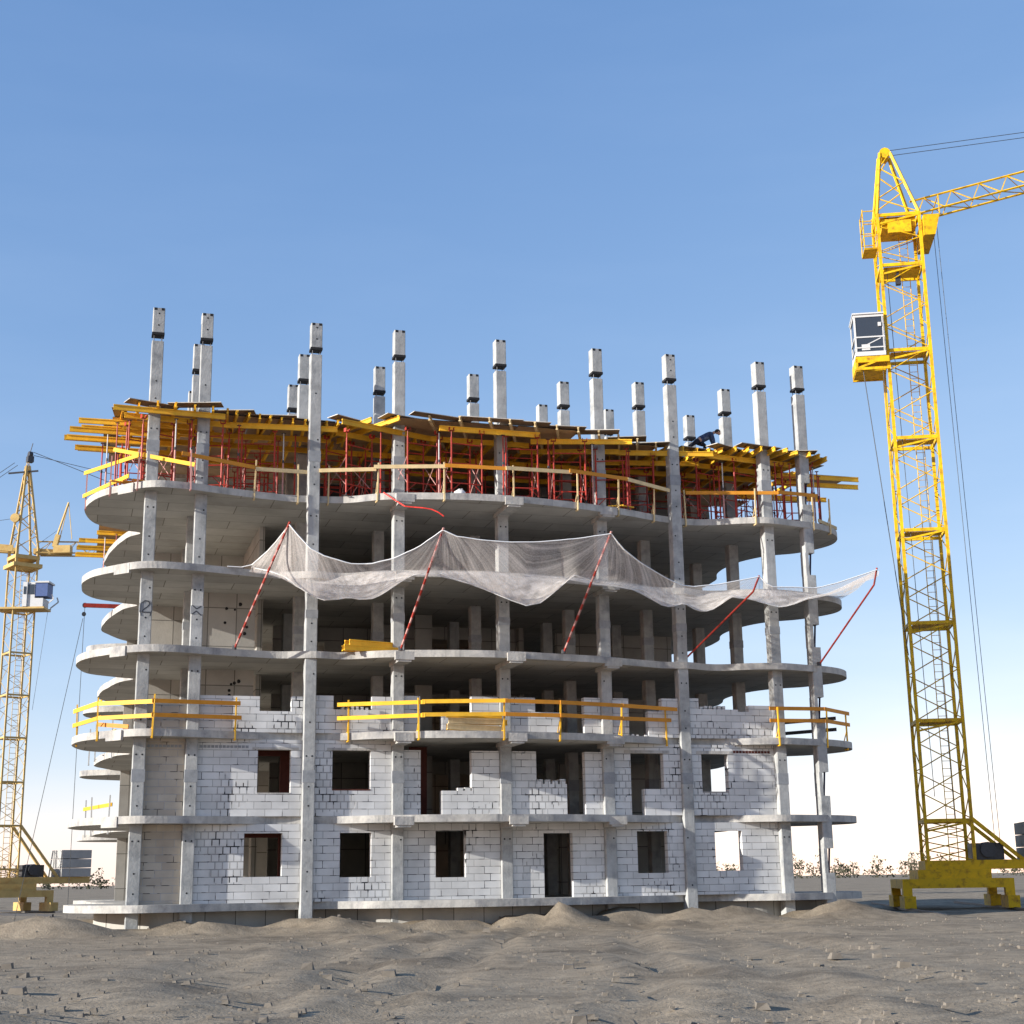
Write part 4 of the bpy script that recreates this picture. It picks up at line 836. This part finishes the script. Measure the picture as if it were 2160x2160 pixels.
q.tube((-2.3, -1.2, 25.62), (-1.2, -1.12, 11.5), .022, 5); q.tube((-1.35, -1.2, 25.62), (-1.12, -1.1, 13), .014, 5); q.tube((-.75, -.9, 31), (-.5, -.9, 5), .016, 4); q.tube((.25, -1.0, 22), (.3, -1.0, 4), .016, 4)
q.build("cable", M['cable'], r)

# far crane on the left
zs = [2.15, 2.7, 5.35, 8.03, 10.8, 13.5, 16.2, 18.95, 21.8]
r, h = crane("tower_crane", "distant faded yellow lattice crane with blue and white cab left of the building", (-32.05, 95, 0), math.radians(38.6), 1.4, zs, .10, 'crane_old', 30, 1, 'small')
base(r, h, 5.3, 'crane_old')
inv = Matrix.Rotation(-math.radians(38.6), 3, 'Z'); W = lambda x, y, z: inv @ Vector((x, y, z))       # world-aligned offsets
q = MB(); q.box(-h - .25, h + .25, -h - .25, h + .25, 21.75, 22.0); q.box(-h - .1, h + .1, -h - .1, h + .1, 22.3, 22.55)
for x in (-h, h):
    for y in (-h, h): q.box(x - .08, x + .08, y - .08, y + .08, 22.0, 23.1)
q.build("slewing_ring", M['crane_old'], r)
q = MB(); apex = Vector((-.1, .1, 29.6))
cor = [Vector((x, y, 23.0)) for x, y in ((-h, -h), (h, -h), (h, h), (-h, h))]
for c in cor: q.bar(c, apex + (c - apex) * .13, .12, .12)
N_ = 8
for k in range(N_):
    f0, f1 = .95 * (k / N_) ** .9, .95 * ((k + 1) / N_) ** .9
    for i in range(4):
        a, b = cor[i], cor[(i + 1) % 4]
        if k % 2: a, b = b, a
        q.tube(a.lerp(apex, f0), b.lerp(apex, f1), .03, 4)
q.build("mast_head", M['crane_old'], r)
q = MB(); q.box(-.2, .2, -.2, .2, 29.0, 29.4); q.tube((-.12, 0, 29.5), (.12, 0, 29.5), .24, 10); q.tube((0, .2, 29.5), (.2, .2, 30.4), .03, 5); q.bar(W(-1.3, -.2, 28.2), W(.6, 0, 28.4), .1, .1)
q.build("head_sheave", M['steel'], r)
q = MB(); q.tube(W(-.45, -.9, 25.0), W(-.45, -.7, 25.0), .3, 10); q.build("winch_drum", M['crane_old'], r)
# jib to the right and behind, short counter-jib to the left
q = MB()
for k in range(20):
    x = .9 + k * 1.6; a = lambda dx, y, z: W(x + dx, .12 * (x + dx) + y, z)
    for y in (-.5, .5): q.tube(a(0, y, 22.75), a(1.6, y, 22.75), .05, 4); q.tube(a(0, y, 22.75), a(.8, 0, 23.6), .025, 4); q.tube(a(.8, 0, 23.6), a(1.6, y, 22.75), .025, 4)
    q.tube(a(0, 0, 23.6), a(1.6, 0, 23.6), .05, 4)
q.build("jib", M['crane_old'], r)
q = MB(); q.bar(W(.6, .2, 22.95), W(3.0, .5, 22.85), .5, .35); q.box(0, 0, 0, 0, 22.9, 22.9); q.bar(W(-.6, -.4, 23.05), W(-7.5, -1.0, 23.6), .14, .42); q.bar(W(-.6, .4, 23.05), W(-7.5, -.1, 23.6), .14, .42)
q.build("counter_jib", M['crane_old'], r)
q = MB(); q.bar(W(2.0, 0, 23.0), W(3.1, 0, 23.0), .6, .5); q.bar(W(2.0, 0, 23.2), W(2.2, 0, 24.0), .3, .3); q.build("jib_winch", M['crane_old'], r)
q = MB(); q.tube(W(2.1, 0, 23.9), W(2.75, 0, 26.2), .07, 5); q.tube(W(2.75, 0, 26.2), W(3.1, 0, 23.7), .03, 4); q.tube(W(2.1, .5, 23.6), W(2.75, 0, 26.2), .03, 4); q.build("hoist_derrick", M['crane_old'], r)
for k in range(2): q = MB(); q.box(0, 0, 0, 0, 0, 0); q = MB(); p0 = W(-6.2 - k * .9, -.55, 22.6); q.bar(p0, p0 + Vector((0, 0, 1.5)), .7, .9); q.build("counterweight", M['ballast'], r)
q = MB()
for y in (-.3, .3): q.tube(W(-.9, y, 28.9), W(-7.4, y - .5, 23.9), .02, 4)
q.tube(W(.2, 0, 29.7), W(14, 1.7, 24.2), .022, 4); q.tube(W(.2, .1, 29.5), W(24, 2.9, 23.9), .02, 4)
q.tube(W(-.5, -.7, 25), W(-7.4, -.9, 24.0), .014, 4); q.tube(W(1.9, -.3, 18.8), W(1.3, -.3, 12.5), .012, 4); q.tube(W(.9, 0, 23.4), W(2.1, 0, 24.3), .012, 4)
q.build("cable", M['cable'], r)
q = MB(); q.bar(W(-1.3, -.4, 18.98), W(1.9, -.4, 18.98), 1.5, .12); q.build("cab_platform", M['crane_old'], r)
cz = 19.05
def wbox(q, x0, x1, y0, y1, z0, z1): q.bar(W((x0 + x1) / 2, y0, (z0 + z1) / 2), W((x0 + x1) / 2, y1, (z0 + z1) / 2), x1 - x0, z1 - z0)
q = MB(); wbox(q, .5, .78, -1.2, -.2, cz, cz + 1.6); wbox(q, .75, 1.8, -1.1, .05, cz, cz + .55); wbox(q, .75, 1.25, -1.1, .05, cz + .55, cz + 1.6); wbox(q, 1.25, 2.15, -1.15, .1, cz + 1.55, cz + 1.66); cab = q.build("cab", M['white'], r)
q = MB(); wbox(q, 1.25, 2.05, -1.08, .03, cz + .68, cz + 1.55); q.build("window_pane", M['blue'], cab)
q = MB(); wbox(q, .8, 1.2, -1.13, -1.1, cz + .8, cz + 1.45); wbox(q, .56, .70, -1.23, -1.2, cz + .8, cz + 1.3); q.build("window_pane", M['glass'], cab)
q = MB()
for x, z0, x2, z2 in ((1.9, cz + .1, 2.4, cz + .5), (2.4, cz + .5, 2.3, cz + .8), (1.5, cz - .1, 1.95, cz + .05)): q.bar(W(x, -.9, z0), W(x2, -.9, z2), .05, .08); q.bar(W(x, .2, z0), W(x2, .2, z2), .05, .08)
q.build("cab_frame", M['white'], cab)

# ------------------------------------------------------------------ the worker bending down on the deck
def skinned(name, m, verts, edges, radii, parent=None, loc=None, rotz=0, sub=2):
    me = bpy.data.meshes.new(name); me.from_pydata(verts, edges, []); o = bpy.data.objects.new(name + "_tmp", me); C.objects.link(o)
    sk = o.modifiers.new("s", 'SKIN'); sk.use_smooth_shade = True
    for i, v in enumerate(me.skin_vertices[0].data): v.radius = radii[i] if isinstance(radii[i], tuple) else (radii[i], radii[i]); v.use_root = i == 0
    ss = o.modifiers.new("u", 'SUBSURF'); ss.levels = ss.render_levels = sub
    dg = bpy.context.evaluated_depsgraph_get(); dg.update()
    nm_ = bpy.data.meshes.new_from_object(o.evaluated_get(dg)); bpy.data.objects.remove(o)
    nm_.materials.clear(); nm_.materials.append(m)
    b = bpy.data.objects.new(name, nm_); C.objects.link(b)
    if parent: b.parent = parent
    if loc is not None: b.location = loc; b.rotation_euler = (0, 0, rotz)
    return b
base_p = G(8.55, -.35, 18.235)
# x to the right along the deck, y inwards, z up; feet to the left, head to the right
bv = [(-.16, .16, .40), (.02, .16, .48), (.22, .15, .58), (.34, .14, .66), (.45, .12, .72), (.53, .10, .74), (.60, .08, .75),
      (-.18, .06, .38), (-.40, .0, .22), (-.62, -.02, .06), (-.52, -.02, .03),
      (-.14, .27, .36), (.16, .30, .24), (.10, .30, .05), (.24, .30, .03),
      (.36, -.03, .64), (.44, -.06, .38), (.46, -.06, .12), (.36, .30, .62), (.46, .33, .36), (.52, .33, .12)]
be = [(0, 1), (1, 2), (2, 3), (3, 4), (4, 5), (5, 6), (0, 7), (7, 8), (8, 9), (9, 10), (0, 11), (11, 12), (12, 13), (13, 14), (3, 15), (15, 16), (16, 17), (3, 18), (18, 19), (19, 20)]
br = [(.15, .13), (.15, .13), (.16, .14), (.15, .13), (.075, .075), (.06, .06), (.05, .05), .095, .07, .05, .045, .095, .07, .05, .045, .07, .05, .038, .07, .05, .038]
pb = skinned("person", M['skin'], bv, be, br, None, base_p, TH - .25)
tag(pb, "worker in dark blue patterned jacket bending down on the deck with hands on boards", "person")
jv = [(-.20, .16, .385), bv[1], bv[2], bv[3], (.41, .13, .70), bv[15], bv[16], (.46, -.06, .17), bv[18], bv[19], (.51, .33, .17)]
skinned("jacket", M['jacket'], jv, [(0, 1), (1, 2), (2, 3), (3, 4), (3, 5), (5, 6), (6, 7), (3, 8), (8, 9), (9, 10)], [(.185, .165), (.185, .165), (.195, .17), (.175, .155), .095, .09, .068, .055, .09, .068, .055], pb)
tv = [(-.06, .16, .44), bv[0], bv[7], bv[8], (-.60, -.02, .075), bv[11], bv[12], (.105, .30, .08)]
skinned("trousers", M['trouser'], tv, [(0, 1), (1, 2), (2, 3), (3, 4), (1, 5), (5, 6), (6, 7)], [(.17, .15), (.17, .15), .115, .085, .066, .115, .088, .066], pb)
hd = MB(); n, k = 14, 10; hc = Vector((.65, .07, .74))
def ball(q, c, rx, ry, rz, n=14, k=9, cut=-1.0, deform=None):
    b = len(q.v); rows = []
    for j in range(k + 1):
        f = -PI / 2 + PI * j / k
        for i in range(n):
            a = 2 * PI * i / n; v = Vector((math.cos(f) * math.cos(a), math.cos(f) * math.sin(a), math.sin(f)))
            if deform: v = deform(v)
            q.v.append(tuple(c + Vector((v.x * rx, v.y * ry, v.z * rz))))
    for j in range(k):
        for i in range(n):
            if -PI / 2 + PI * j / k >= cut: q.f.append((b + j * n + i, b + j * n + (i + 1) % n, b + (j + 1) * n + (i + 1) % n, b + (j + 1) * n + i)); q.m.append(0)
# head looks down to the right: face towards +x and -z
ball(hd, hc, .115, .08, .10); ball(hd, hc + Vector((.085, 0, -.065)), .028, .018, .028); ball(hd, hc + Vector((.02, -.082, .0)), .022, .014, .03); ball(hd, hc + Vector((.02, .082, .0)), .022, .014, .03); ball(hd, hc + Vector((.045, 0, -.085)), .05, .05, .04)
hd.build("head", M['skin'], pb, smooth=True)
hh = MB(); ball(hh, hc + Vector((-.012, 0, .02)), .122, .09, .105, cut=-.75); hh.build("hair", M['hair'], pb, smooth=True)
for sx, sy in ((.46, -.06), (.52, .33)):
    v = [(sx, sy, .13), (sx + .01, sy, .06)]; e = [(0, 1)]; rr = [.034, .036]
    for f in range(4):
        y = sy - .03 + .02 * f; b_ = len(v); ln = (.05, .06, .058, .045)[f]
        v += [(sx + .03, y, .035), (sx + .03 + ln, y + .004 * (f - 1.5), .012)]; e += [(1, b_), (b_, b_ + 1)]; rr += [.010, .008]
    b_ = len(v); v += [(sx + .01, sy - .05, .045), (sx + .04, sy - .07, .015)]; e += [(1, b_), (b_, b_ + 1)]; rr += [.011, .009]
    skinned("hand", M['skin'], v, e, rr, pb, sub=1)
